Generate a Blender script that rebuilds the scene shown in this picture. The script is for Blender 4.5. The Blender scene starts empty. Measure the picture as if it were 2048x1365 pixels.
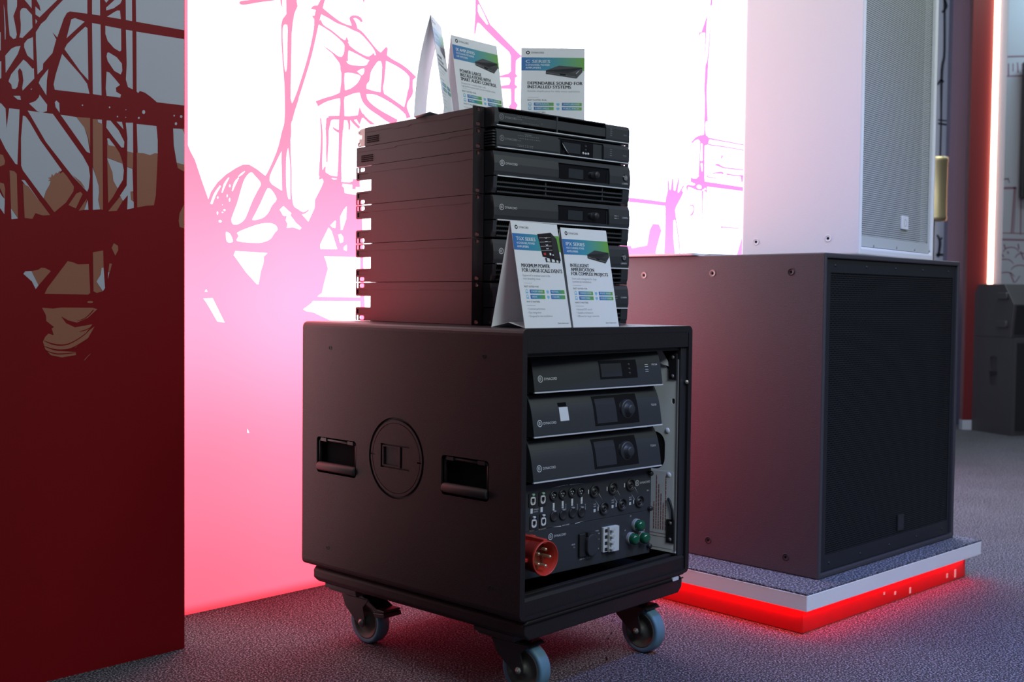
import bpy, bmesh, math, random
from mathutils import Vector, Matrix
from mathutils.geometry import tessellate_polygon

scene = bpy.context.scene
COL = scene.collection
random.seed(7)

# ------------------------------------------------------------------ camera
F_PX, PITCH, ROLL, EYE = 2262.38, -0.037892, 0.0110165, 0.76967
cam_data = bpy.data.cameras.new('camera')
cam_data.sensor_width = 36.0
cam_data.lens = F_PX * 36.0 / 2048.0
cam_data.clip_start = 0.05
cam_data.dof.use_dof = True
cam_data.dof.focus_distance = 2.25
cam_data.dof.aperture_fstop = 6.3
cam = bpy.data.objects.new('camera', cam_data)
COL.objects.link(cam)
cam.matrix_world = (Matrix.Translation((0, 0, EYE)) @ Matrix.Rotation(math.pi / 2 + PITCH, 4, 'X')
                    @ Matrix.Rotation(ROLL, 4, 'Z'))
scene.camera = cam

# ------------------------------------------------------------------ exposure, hall light
vs = scene.view_settings
vs.view_transform = 'Standard'
vs.look = 'None'
vs.gamma = 1.0
vs.exposure = 0.0
vs.use_curve_mapping = False
scene.cycles.use_denoising = True
scene.cycles.sample_clamp_indirect = 4.0

world = bpy.data.worlds.new('hall')
scene.world = world
world.use_nodes = True
wb = world.node_tree.nodes['Background']
wb.inputs[0].default_value = (0.52, 0.60, 0.74, 1)
wb.inputs[1].default_value = 0.12


def area(name, loc, target, sx, sy, power, color, spread=math.pi):
    d = bpy.data.lights.new(name, 'AREA')
    d.shape = 'RECTANGLE'
    d.size, d.size_y = sx, sy
    d.energy = power
    d.color = color
    d.spread = spread
    o = bpy.data.objects.new(name, d)
    COL.objects.link(o)
    o.location = loc
    o.rotation_euler = (Vector(target) - Vector(loc)).to_track_quat('-Z', 'Y').to_euler()
    return o


# hall ceiling lamps: cool white over the aisle the camera stands in, another further back, a small blue stage lamp, an added fill
area('hall_lamp', (1.45, 0.1, 2.6), (0.35, 2.4, 0.7), 1.0, 0.8, 42, (0.84, 0.95, 1.0))
area('aisle_or_fill_lamp', (3.3, 1.1, 2.7), (1.1, 2.8, 0.7), 1.0, 0.8, 24, (0.90, 1.0, 0.97))  # added fill without a known source, brightens the white loudspeaker's front
area('hall_lamp', (-1.2, -1.2, 3.4), (-0.9, 2.2, 0.6), 1.6, 1.0, 4, (0.80, 0.88, 1.0))
area('stage_lamp', (1.35, 1.35, 3.5), (1.3, 2.3, 0.0), 0.3, 0.3, 11, (0.18, 0.30, 1.0), math.radians(52))
area('aisle_or_fill_lamp', (2.9, 5.6, 3.4), (2.3, 5.3, 0.0), 1.2, 1.2, 34, (0.86, 1.0, 0.97))
area('wall_washer', (3.9, 7.3, 3.2), (3.6, 7.9, 1.8), 0.8, 0.3, 15, (0.62, 0.88, 1.0))


# ------------------------------------------------------------------ where things stand
class Frame:
    """A spot in the hall: origin, heading, and the places its own x/y/z axes reach."""
    def __init__(s, x, y, z, yaw):
        s.o = Vector((x, y, z)); s.yaw = yaw
        s.ex = Vector((math.cos(yaw), math.sin(yaw), 0))
        s.ey = Vector((-math.sin(yaw), math.cos(yaw), 0))
        s.ez = Vector((0, 0, 1))

    def w(s, x, y, z):
        return s.o + s.ex * x + s.ey * y + s.ez * z

    def loc(s, p):
        d = Vector(p) - s.o
        return Vector((d.dot(s.ex), d.dot(s.ey), d.z))

    def sub(s, x, y, z, dyaw=0.0):
        p = s.w(x, y, z)
        return Frame(p.x, p.y, p.z, s.yaw + dyaw)

    def on_y(s, y, px, py):
        """survey mark: point of the plane y = const seen at this photo pixel, in frame coordinates"""
        return s.loc(hit(px, py, s.w(0, y, 0), s.ey))

    def on_x(s, x, px, py):
        return s.loc(hit(px, py, s.w(x, 0, 0), s.ex))


def ray(px, py):
    u, v = px - 1024.0, py - 682.5
    c, q = math.cos(ROLL), math.sin(ROLL)
    u, v = u * c + v * q, -u * q + v * c
    d = Vector((u / F_PX, 1.0, -v / F_PX))
    c, q = math.cos(PITCH), math.sin(PITCH)
    return Vector((d.x, d.y * c - d.z * q, d.y * q + d.z * c))


def hit(px, py, p, n):
    d = ray(px, py); o = Vector((0, 0, EYE))
    return o + d * ((p - o).dot(n) / d.dot(n))


CASE = Frame(0.01969, 2.06593, 0.17075, 0.82773)
CW, CD, CH = 0.5545, 0.6580, 0.5428
STACK = Frame(-0.08208, 2.28568, 0.71355, 0.72143)
SUB = Frame(0.73702, 2.67552, 0.10412, 0.77605)
SW, SD, SH = 0.7309, 0.66, 0.7809
PLAT = Frame(0.67719, 2.54629, 0.10412, 0.75696)
WALL = Frame(-0.70517, 2.43424, 0.0, 0.81398)
LIT = 0.22506                                     # the lit wall stands this far behind the red panel


# ------------------------------------------------------------------ mesh building
class MB:
    def __init__(s):
        s.v, s.f, s.m, s.sm = [], [], [], []

    def add(s, vs_, fs_, mi=0, smooth=False):
        b = len(s.v)
        s.v += [tuple(p) for p in vs_]
        for f in fs_:
            s.f.append([b + i for i in f]); s.m.append(mi); s.sm.append(smooth)
        return s

    def box(s, x0, x1, y0, y1, z0, z1, mi=0):
        return s.add([(x0, y0, z0), (x1, y0, z0), (x1, y1, z0), (x0, y1, z0),
                      (x0, y0, z1), (x1, y0, z1), (x1, y1, z1), (x0, y1, z1)],
                     [(3, 2, 1, 0), (4, 5, 6, 7), (0, 1, 5, 4), (1, 2, 6, 5), (2, 3, 7, 6), (3, 0, 4, 7)], mi)

    @staticmethod
    def place(axis, a, b, c):
        """(a, b) in the plane across the axis, c along it"""
        return {'x': (c, a, b), 'y': (a, c, b), 'z': (a, b, c)}[axis]

    def prism(s, pts, axis, c0, c1, mi=0, smooth=False):
        n = len(pts)
        vs_ = [s.place(axis, a, b, c0) for a, b in pts] + [s.place(axis, a, b, c1) for a, b in pts]
        s.add(vs_, [list(range(n)), list(range(2 * n - 1, n - 1, -1))], mi)
        return s.add(vs_, [(i, (i + 1) % n, n + (i + 1) % n, n + i) for i in range(n)], mi, smooth)

    def plate(s, outer, holes, axis, c0, c1, mi=0):
        loops = [[Vector((a, b, 0)) for a, b in L] for L in [outer] + holes]
        tri = tessellate_polygon(loops)
        flat = [p for L in loops for p in L]; n = len(flat)
        vs_ = [s.place(axis, p.x, p.y, c0) for p in flat] + [s.place(axis, p.x, p.y, c1) for p in flat]
        fs_ = [tuple(t) for t in tri] + [tuple(n + i for i in reversed(t)) for t in tri]
        k = 0
        for L in loops:
            m = len(L)
            fs_ += [(k + i, k + (i + 1) % m, n + k + (i + 1) % m, n + k + i) for i in range(m)]
            k += m
        return s.add(vs_, fs_, mi)

    def cyl(s, a, b, c0, c1, r, axis='z', n=20, r2=None, mi=0, caps=True):
        r2 = r if r2 is None else r2
        an = [2 * math.pi * i / n for i in range(n)]
        vs_ = [s.place(axis, a + r * math.cos(t), b + r * math.sin(t), c0) for t in an]
        vs_ += [s.place(axis, a + r2 * math.cos(t), b + r2 * math.sin(t), c1) for t in an]
        s.add(vs_, [(i, (i + 1) % n, n + (i + 1) % n, n + i) for i in range(n)], mi, True)
        if caps:
            s.add(vs_, [list(range(n)), list(range(2 * n - 1, n - 1, -1))], mi)
        return s

    def lathe(s, a, b, prof, axis='z', n=24, mi=0):
        """prof: (radius, along) pairs"""
        rings = []
        vs_ = []
        for r, c in prof:
            vs_ += [s.place(axis, a + r * math.cos(2 * math.pi * i / n), b + r * math.sin(2 * math.pi * i / n), c) for i in range(n)]
        fs_ = []
        for k in range(len(prof) - 1):
            fs_ += [(k * n + i, k * n + (i + 1) % n, (k + 1) * n + (i + 1) % n, (k + 1) * n + i) for i in range(n)]
        return s.add(vs_, fs_, mi, True)

    def tube(s, path, r, n=8, mi=0):
        P = [Vector(p) for p in path]
        vs_, fs_ = [], []
        for i, p in enumerate(P):
            t = (P[min(i + 1, len(P) - 1)] - P[max(i - 1, 0)]).normalized()
            u = t.cross(Vector((0.31, 0.2, 0.93))).normalized(); w = t.cross(u)
            vs_ += [p + u * (r * math.cos(2 * math.pi * k / n)) + w * (r * math.sin(2 * math.pi * k / n)) for k in range(n)]
        for i in range(len(P) - 1):
            fs_ += [(i * n + k, i * n + (k + 1) % n, (i + 1) * n + (k + 1) % n, (i + 1) * n + k) for k in range(n)]
        s.add(vs_, fs_, mi, True)
        m = len(P) * n
        return s.add(vs_, [list(range(n)), list(range(m - 1, m - n - 1, -1))], mi)

    def flat(s, pts, axis, c, mi=0):
        """a filled outline lying in a plane"""
        tri = tessellate_polygon([[Vector((a, b, 0)) for a, b in pts]])
        return s.add([s.place(axis, a, b, c) for a, b in pts], [tuple(t) for t in tri], mi)

    def text(s, body, a, b, size, axis='y', c=0.0, align='LEFT', fat=0.0, width=None, mi=0, rot=0.0):
        vs_, fs_, wd = letters(body, fat)
        k = size
        sx = k if width is None else width / max(wd, 1e-6)
        off = {'LEFT': 0, 'CENTER': -wd * sx / 2, 'RIGHT': -wd * sx}[align]
        cr, sr = math.cos(rot), math.sin(rot)
        out = []
        for x, y in vs_:
            X, Y = x * sx + off, y * k
            out.append(s.place(axis, a + X * cr - Y * sr, b + X * sr + Y * cr, c))
        return s.add(out, fs_, mi)

    def ring(s, a, b, r0, r1, axis, c, n=24, mi=0):
        vs_ = []
        for r in (r0, r1):
            vs_ += [s.place(axis, a + r * math.cos(2 * math.pi * i / n), b + r * math.sin(2 * math.pi * i / n), c) for i in range(n)]
        return s.add(vs_, [(i, (i + 1) % n, n + (i + 1) % n, n + i) for i in range(n)], mi)

    def mesh(s, name, mats):
        me = bpy.data.meshes.new(name)
        me.from_pydata(s.v, [], s.f)
        for m in mats:
            me.materials.append(m)
        me.polygons.foreach_set('material_index', s.m)
        me.polygons.foreach_set('use_smooth', s.sm)
        bm = bmesh.new(); bm.from_mesh(me)
        bmesh.ops.remove_doubles(bm, verts=bm.verts, dist=1e-6)
        bmesh.ops.recalc_face_normals(bm, faces=bm.faces)
        bm.to_mesh(me); bm.free()
        return me

    def build(s, name, mats, parent=None, bevel=0.0, seg=2, angle=40):
        mats = mats if isinstance(mats, (list, tuple)) else [mats]
        o = bpy.data.objects.new(name, s.mesh(name, mats))
        COL.objects.link(o)
        if parent:
            o.parent = parent
        if bevel:
            md = o.modifiers.new('bevel', 'BEVEL')
            md.width = bevel; md.segments = seg; md.limit_method = 'ANGLE'; md.angle_limit = math.radians(angle)
            md.harden_normals = False
        return o


_letters = {}


def letters(body, fat=0.0):
    key = (body, fat)
    if key not in _letters:
        cu = bpy.data.curves.new('lettering', 'FONT')
        cu.body = body; cu.size = 1.0; cu.resolution_u = 2; cu.offset = fat
        ob = bpy.data.objects.new('lettering', cu)
        me = ob.to_mesh()
        vs_ = [(v.co.x, v.co.y) for v in me.vertices]
        fs_ = [tuple(p.vertices) for p in me.polygons]
        ob.to_mesh_clear()
        bpy.data.objects.remove(ob); bpy.data.curves.remove(cu)
        x0 = min(p[0] for p in vs_)
        vs_ = [(x - x0, y) for x, y in vs_]
        _letters[key] = (vs_, fs_, max(p[0] for p in vs_))
    return _letters[key]


def stadium(a0, a1, b0, b1, r=None, n=5):
    """rounded rectangle outline"""
    r = min(a1 - a0, b1 - b0) / 2 * 0.999 if r is None else r
    out = []
    for ca, cb, t0 in ((a1 - r, b1 - r, 0), (a0 + r, b1 - r, 90), (a0 + r, b0 + r, 180), (a1 - r, b0 + r, 270)):
        for i in range(n + 1):
            t = math.radians(t0 + 90 * i / n)
            out.append((ca + r * math.cos(t), cb + r * math.sin(t)))
    return out


def smooth_loop(p, n=4, closed=True):
    out = []
    m = len(p)
    for i in range(m if closed else m - 1):
        if closed:
            q = [p[(i + k) % m] for k in (-1, 0, 1, 2)]
        else:
            q = [p[max(i - 1, 0)], p[i], p[i + 1], p[min(i + 2, m - 1)]]
        for k in range(n):
            t = k / n
            out.append(tuple(0.5 * (2 * q[1][j] + (q[2][j] - q[0][j]) * t + (2 * q[0][j] - 5 * q[1][j] + 4 * q[2][j] - q[3][j]) * t * t
                             + (3 * q[1][j] - q[0][j] - 3 * q[2][j] + q[3][j]) * t ** 3) for j in range(len(p[0]))))
    if not closed:
        out.append(tuple(p[-1]))
    return out


def thing(name, label, cat, frame, group=None):
    o = bpy.data.objects.new(name, None)
    COL.objects.link(o)
    o.empty_display_size = 0.05
    o.location = frame.o
    o.rotation_euler = (0, 0, frame.yaw)
    o['label'] = label; o['category'] = cat
    if group:
        o['group'] = group
    return o


def structure(name, frame=None):
    o = bpy.data.objects.new(name, None)
    COL.objects.link(o)
    if frame:
        o.location = frame.o; o.rotation_euler = (0, 0, frame.yaw)
    o['kind'] = 'structure'
    return o


def carve(o, cutters):
    """cut the cutters' shapes out of a part, for good"""
    cs = []
    for mb in cutters:
        c = mb.build('cutter', [], o.parent)
        md = o.modifiers.new('cut', 'BOOLEAN')
        md.operation = 'DIFFERENCE'; md.solver = 'EXACT'; md.object = c
        cs.append(c)
    bpy.context.view_layer.update()
    me = bpy.data.meshes.new_from_object(o.evaluated_get(bpy.context.evaluated_depsgraph_get()))
    o.modifiers.clear()
    o.data = me
    for c in cs:
        bpy.data.objects.remove(c)


# ------------------------------------------------------------------ materials
def mat(name, col, rough=0.5, metal=0.0, spec=0.5, bump=0.0, bscale=300.0, vary=0.0, vscale=8.0, emit=None, estr=0.0, coat=0.0, trans=0.0):
    m = bpy.data.materials.new(name)
    m.use_nodes = True
    nt = m.node_tree
    p = nt.nodes['Principled BSDF']
    p.inputs['Base Color'].default_value = (*col, 1)
    p.inputs['Roughness'].default_value = rough
    p.inputs['Metallic'].default_value = metal
    p.inputs['Specular IOR Level'].default_value = spec
    p.inputs['Coat Weight'].default_value = coat
    p.inputs['Transmission Weight'].default_value = trans
    if emit:
        p.inputs['Emission Color'].default_value = (*emit, 1)
        p.inputs['Emission Strength'].default_value = estr
    if bump or vary:
        tc = nt.nodes.new('ShaderNodeTexCoord')
    if bump:
        nz = nt.nodes.new('ShaderNodeTexNoise'); nz.inputs['Scale'].default_value = bscale; nz.inputs['Detail'].default_value = 2
        bp = nt.nodes.new('ShaderNodeBump'); bp.inputs['Strength'].default_value = bump; bp.inputs['Distance'].default_value = 0.002
        nt.links.new(tc.outputs['Object'], nz.inputs['Vector'])
        nt.links.new(nz.outputs['Fac'], bp.inputs['Height'])
        nt.links.new(bp.outputs['Normal'], p.inputs['Normal'])
    if vary:
        n2 = nt.nodes.new('ShaderNodeTexNoise'); n2.inputs['Scale'].default_value = vscale; n2.inputs['Detail'].default_value = 4
        mx = nt.nodes.new('ShaderNodeMix'); mx.data_type = 'RGBA'
        mx.inputs['A'].default_value = (*[c * (1 - vary) for c in col], 1)
        mx.inputs['B'].default_value = (*[min(1, c * (1 + vary)) for c in col], 1)
        nt.links.new(tc.outputs['Object'], n2.inputs['Vector'])
        nt.links.new(n2.outputs['Fac'], mx.inputs['Factor'])
        nt.links.new(mx.outputs['Result'], p.inputs['Base Color'])
    return m


def ramp_mat(name, stops, rough=0.5):
    """a print whose ink runs from one colour to the next along its own width"""
    m = mat(name, (1, 1, 1), rough)
    nt = m.node_tree
    tc = nt.nodes.new('ShaderNodeTexCoord'); sx = nt.nodes.new('ShaderNodeSeparateXYZ'); cr = nt.nodes.new('ShaderNodeValToRGB')
    el = cr.color_ramp.elements
    while len(el) < len(stops):
        el.new(0.5)
    for e, (t, c) in zip(el, stops):
        e.position = t; e.color = (*c, 1)
    nt.links.new(tc.outputs['Generated'], sx.inputs[0])
    nt.links.new(sx.outputs['X'], cr.inputs['Fac'])
    nt.links.new(cr.outputs['Color'], nt.nodes['Principled BSDF'].inputs['Base Color'])
    return m


def carpet_mat(name, base, pale, scale=420.0):
    m = mat(name, base, 0.95, spec=0.1)
    nt = m.node_tree; p = nt.nodes['Principled BSDF']
    tc = nt.nodes.new('ShaderNodeTexCoord')
    n1 = nt.nodes.new('ShaderNodeTexNoise'); n1.inputs['Scale'].default_value = scale; n1.inputs['Detail'].default_value = 1.5
    n2 = nt.nodes.new('ShaderNodeTexNoise'); n2.inputs['Scale'].default_value = 3.0; n2.inputs['Detail'].default_value = 3
    cr = nt.nodes.new('ShaderNodeValToRGB')
    cr.color_ramp.elements[0].position = 0.40; cr.color_ramp.elements[0].color = (*[c * 0.45 for c in base], 1)
    cr.color_ramp.elements[1].position = 0.64; cr.color_ramp.elements[1].color = (*pale, 1)
    e = cr.color_ramp.elements.new(0.52); e.color = (*base, 1)
    mx = nt.nodes.new('ShaderNodeMix'); mx.data_type = 'RGBA'; mx.blend_type = 'MULTIPLY'; mx.inputs['Factor'].default_value = 0.35
    bp = nt.nodes.new('ShaderNodeBump'); bp.inputs['Strength'].default_value = 0.8; bp.inputs['Distance'].default_value = 0.003
    L = nt.links.new
    L(tc.outputs['Object'], n1.inputs['Vector']); L(tc.outputs['Object'], n2.inputs['Vector'])
    L(n1.outputs['Fac'], cr.inputs['Fac']); L(cr.outputs['Color'], mx.inputs['A']); L(n2.outputs['Fac'], mx.inputs['B'])
    L(mx.outputs['Result'], p.inputs['Base Color']); L(n1.outputs['Fac'], bp.inputs['Height']); L(bp.outputs['Normal'], p.inputs['Normal'])
    return m


def backlit_mat(name, left, right):
    """printed fabric with lamps behind it: what it gives off is the ink's tint times the lamps behind that spot"""
    m = bpy.data.materials.new(name); m.use_nodes = True
    nt = m.node_tree; nt.nodes.clear()
    L = nt.links.new
    out = nt.nodes.new('ShaderNodeOutputMaterial'); em = nt.nodes.new('ShaderNodeEmission')
    tc = nt.nodes.new('ShaderNodeTexCoord'); sp = nt.nodes.new('ShaderNodeSeparateXYZ')
    L(tc.outputs['Object'], sp.inputs[0])

    def mr(sock, a, b, c, d):
        n = nt.nodes.new('ShaderNodeMapRange'); n.interpolation_type = 'SMOOTHSTEP'
        for k, v in zip(('From Min', 'From Max', 'To Min', 'To Max'), (a, b, c, d)):
            n.inputs[k].default_value = v
        L(sock, n.inputs['Value'])
        return n.outputs['Result']

    def op(kind, a, b):
        n = nt.nodes.new('ShaderNodeMath'); n.operation = kind
        L(a, n.inputs[0])
        if isinstance(b, float):
            n.inputs[1].default_value = b
        else:
            L(b, n.inputs[1])
        return n.outputs[0]
    mx = nt.nodes.new('ShaderNodeMix'); mx.data_type = 'RGBA'
    mx.inputs['A'].default_value = (*left, 1); mx.inputs['B'].default_value = (*right, 1)
    L(mr(sp.outputs['X'], 0.25, 1.9, 0, 1), mx.inputs['Factor'])
    # lamp rows behind the fabric sit at about 0.75 m: full there, falling off to the foot and gently upward
    foot = op('MULTIPLY', mr(sp.outputs['Z'], 0.0, 0.42, 0.66, 1.0), mr(sp.outputs['Z'], 0.32, 0.76, 1.0, 1.80))
    up = mr(sp.outputs['Z'], 0.74, 1.25, 1.0, 0.62)
    edge = mr(sp.outputs['X'], 0.14, 0.45, 0.86, 1.0)
    sill = mr(sp.outputs['Z'], -0.002, 0.03, 0.35, 1.0)
    L(mx.outputs['Result'], em.inputs['Color'])
    L(op('MULTIPLY', op('MULTIPLY', op('MULTIPLY', foot, up), edge), sill), em.inputs['Strength'])
    L(em.outputs[0], out.inputs['Surface'])
    return m


def paper_mat():
    m = mat('white_card', (0.84, 0.86, 0.87), 0.6)
    nt = m.node_tree
    tr = nt.nodes.new('ShaderNodeBsdfTranslucent'); tr.inputs['Color'].default_value = (0.80, 0.83, 0.88, 1)
    mx = nt.nodes.new('ShaderNodeMixShader'); mx.inputs[0].default_value = 0.14
    nt.links.new(nt.nodes['Principled BSDF'].outputs[0], mx.inputs[1])
    nt.links.new(tr.outputs[0], mx.inputs[2])
    nt.links.new(mx.outputs[0], nt.nodes['Material Output'].inputs['Surface'])
    return m


M = {
    'carpet': carpet_mat('grey_carpet', (0.080, 0.079, 0.092), (0.36, 0.35, 0.41), 250),
    'carpet_top': carpet_mat('platform_carpet', (0.14, 0.14, 0.165), (0.42, 0.42, 0.50), 200),
    'lit_white': backlit_mat('backlit_white_fabric', (2.5, 2.15, 2.25), (4.2, 4.5, 5.7)),
    'lit_red': backlit_mat('backlit_red_ink', (5.2, 0.31, 0.49), (1.4, 0.33, 0.84)),
    'print_red': mat('red_printed_vinyl', (0.185, 0.004, 0.007), 0.45, spec=0.15),
    'print_grey': mat('white_printed_vinyl', (0.40, 0.43, 0.49), 0.4, spec=0.3),
    'print_tan': mat('tan_printed_vinyl', (0.29, 0.115, 0.07), 0.42, spec=0.3),
    'case': mat('textured_black_coating', (0.0125, 0.0105, 0.0120), 0.5, spec=0.36, bump=0.28, bscale=560, vary=0.15, vscale=5),
    'black': mat('black_plastic', (0.018, 0.018, 0.020), 0.45),
    'void': mat('dark_inside', (0.004, 0.004, 0.005), 0.9, spec=0.1),
    'fascia': mat('charcoal_fascia', (0.030, 0.034, 0.039), 0.42),
    'chassis': mat('black_powder_coated_steel', (0.015, 0.0105, 0.0122), 0.5, spec=0.20, bump=0.12, bscale=600),
    'gloss': mat('gloss_black_window', (0.006, 0.006, 0.008), 0.12),
    'screen': mat('dull_display', (0.030, 0.033, 0.040), 0.25),
    'silver': mat('silver_trim', (0.66, 0.69, 0.72), 0.4, metal=0.2),
    'steel': mat('zinc_steel', (0.30, 0.29, 0.27), 0.5, metal=0.6),
    'print_pale': mat('pale_grey_print', (0.62, 0.65, 0.67), 0.6),
    'print_dim': mat('dim_grey_print', (0.26, 0.27, 0.29), 0.6),
    'paper': paper_mat(),
    'ink': mat('near_black_ink', (0.018, 0.020, 0.028), 0.7),
    'ink_grey': mat('grey_ink', (0.30, 0.32, 0.34), 0.7),
    'ink_blue': mat('light_blue_ink', (0.20, 0.50, 0.72), 0.7),
    'ink_white': mat('white_ink', (0.85, 0.87, 0.88), 0.6),
    'ink_red': mat('brown_red_ink', (0.30, 0.09, 0.09), 0.7),
    'band': ramp_mat('blue_to_green_print', [(0.0, (0.03, 0.14, 0.42)), (0.45, (0.03, 0.26, 0.36)), (1.0, (0.13, 0.36, 0.03))]),
    'sub': mat('black_polyurea_coating', (0.046, 0.041, 0.048), 0.52, spec=0.8, bump=0.35, bscale=500),
    'grille_black': mat('black_perforated_steel', (0.014, 0.015, 0.017), 0.5),
    'speaker_white': mat('white_polyurea_coating', (0.88, 0.88, 0.91), 0.45, bump=0.15, bscale=500),
    'grille_white': mat('white_perforated_steel', (0.60, 0.63, 0.63), 0.45),
    'slab': mat('white_painted_board', (0.80, 0.81, 0.80), 0.5, vary=0.06, vscale=6),
    'skirt': mat('red_painted_skirting', (0.62, 0.008, 0.008), 0.4),
    'led_red': mat('red_light_strip', (0.9, 0.05, 0.02), 0.4, emit=(1.0, 0.010, 0.004), estr=46),
    'tyre': mat('blue_rubber_tyre', (0.10, 0.21, 0.29), 0.55, vary=0.2, vscale=30),
    'hub': mat('dusty_grey_hub', (0.085, 0.082, 0.070), 0.6, vary=0.35, vscale=40),
    'fork': mat('black_caster_steel', (0.020, 0.020, 0.021), 0.4),
    'inner_white': mat('white_inner_sheet', (0.80, 0.84, 0.84), 0.5, vary=0.05),
    'cee_red': mat('red_plug_plastic', (0.50, 0.035, 0.022), 0.42),
    'cee_in': mat('dark_red_plug_floor', (0.20, 0.045, 0.025), 0.5),
    'pin': mat('brass_pin', (0.62, 0.52, 0.34), 0.3, metal=0.8),
    'green': mat('green_lamp_lens', (0.004, 0.085, 0.040), 0.12, coat=0.5),
    'breaker': mat('pale_breaker_plastic', (0.55, 0.58, 0.58), 0.45),
    'green_tab': mat('green_latch_tab', (0.25, 0.50, 0.36), 0.5),
    'red_panel': mat('red_column_paint', (0.115, 0.006, 0.009), 0.42),
    'led_warm': mat('warm_light_strip', (1, 0.8, 0.7), 0.4, emit=(1.0, 0.50, 0.36), estr=9),
    'wall_grey': mat('pale_grey_wall', (0.37, 0.385, 0.44), 0.6),
    'wall_line': mat('dusty_pink_line_print', (0.20, 0.10, 0.15), 0.6),
    'gloss_panel': mat('glossy_lilac_panel', (0.10, 0.095, 0.15), 0.35, spec=0.2),
    'brass': mat('brassy_reflection_metal', (0.55, 0.45, 0.26), 0.42, metal=0.9),
    'rubber': mat('black_rubber', (0.012, 0.012, 0.013), 0.6),
    'tablet': mat('white_tablet_shell', (0.72, 0.72, 0.75), 0.4),
    'film': mat('clear_peeling_film', (0.75, 0.78, 0.80), 0.15, trans=0.0),
}


# ================================================================== the hall itself
def outline(ox, oy, s, pts):
    """marks taken off an enlargement of the photograph: its corner, its scale, its own pixels"""
    return [(ox + x / s, oy + y / s) + tuple(r[0] / s for r in [rest] if r) for x, y, *rest in pts]


class Print:
    """flat print on one face of a wall: outlines and brush strokes laid on that face"""
    def __init__(s, frame, y, spread=0.0):
        s.frame, s.y, s.spread = frame, y, spread       # spread: how far the first ink creeps past its outline
        s.mb = {}

    def on(s, p):
        q = s.frame.on_y(s.y, p[0], p[1])
        return (q.x, q.z)

    def blob(s, layer, view, pts, soft=True):
        p = outline(*view, pts)
        if soft:
            p = smooth_loop([a[:2] for a in p], 3)
        if s.spread:
            k = s.spread if layer == 0 else -s.spread
            ar = sum(a[0] * b[1] - b[0] * a[1] for a, b in zip(p, p[1:] + p[:1]))
            k = k if ar > 0 else -k
            g = []
            for i in range(len(p)):
                a, b = p[i - 1], p[(i + 1) % len(p)]
                dx, dy = b[0] - a[0], b[1] - a[1]; L = math.hypot(dx, dy) or 1.0
                g.append((p[i][0] + dy / L * k, p[i][1] - dx / L * k))
            p = g
        s.mb.setdefault(layer, MB()).flat([s.on(a) for a in p], 'y', s.y - 0.0002 - 0.0002 * layer)

    def stroke(s, layer, view, pts):
        p = smooth_loop(outline(*view, pts), 4, closed=False)
        L, R = [], []
        wide = 2.4 * s.spread if layer == 0 else -s.spread
        for i, (x, y, w) in enumerate(p):
            a, b = p[max(i - 1, 0)], p[min(i + 1, len(p) - 1)]
            dx, dy = b[0] - a[0], b[1] - a[1]
            k = math.hypot(dx, dy) or 1.0
            nx, ny = -dy / k * max(w + wide, 0.3) / 2, dx / k * max(w + wide, 0.3) / 2
            L.append(s.on((x + nx, y + ny))); R.append(s.on((x - nx, y - ny)))
        mb = s.mb.setdefault(layer, MB())
        c = s.y - 0.0002 - 0.0002 * layer
        n = len(L)
        mb.add([(a, c, b) for a, b in L + R], [(i, i + 1, n + i + 1, n + i) for i in range(n - 1)])

    def dot(s, layer, view, x, y, rx, ry=None):
        ry = rx if ry is None else ry
        s.blob(layer, view, [(x + rx * math.cos(t * math.pi / 4), y + ry * math.sin(t * math.pi / 4)) for t in range(8)], False)


floor = structure('floor')
MB().box(-9, 11, -4, 14, -0.06, 0.0).build('carpet', M['carpet'], floor)
seam = MB()
p0 = Vector((0.30, 3.05, 0)); d0 = Vector((-0.14, -1.0, 0)).normalized(); n0 = Vector((-d0.y, d0.x, 0))
for i in range(46):                                              # worn joint between two carpet lengths
    if random.random() < 0.4:
        continue
    a = p0 + d0 * (i * 0.022 + random.uniform(0, .012)); w = 0.0006 + 0.0016 * random.random(); e = a + d0 * (0.006 + 0.012 * random.random())
    off = n0 * random.uniform(-0.003, 0.003)
    seam.add([a + off + n0 * w + Vector((0, 0, .0006)), e + off + n0 * w + Vector((0, 0, .0006)), e + off - n0 * w + Vector((0, 0, .0006)), a + off - n0 * w + Vector((0, 0, .0006))], [(0, 1, 2, 3)])
so = seam.build('carpet_seam', M['void'], floor); so['kind'] = 'stuff'

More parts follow.
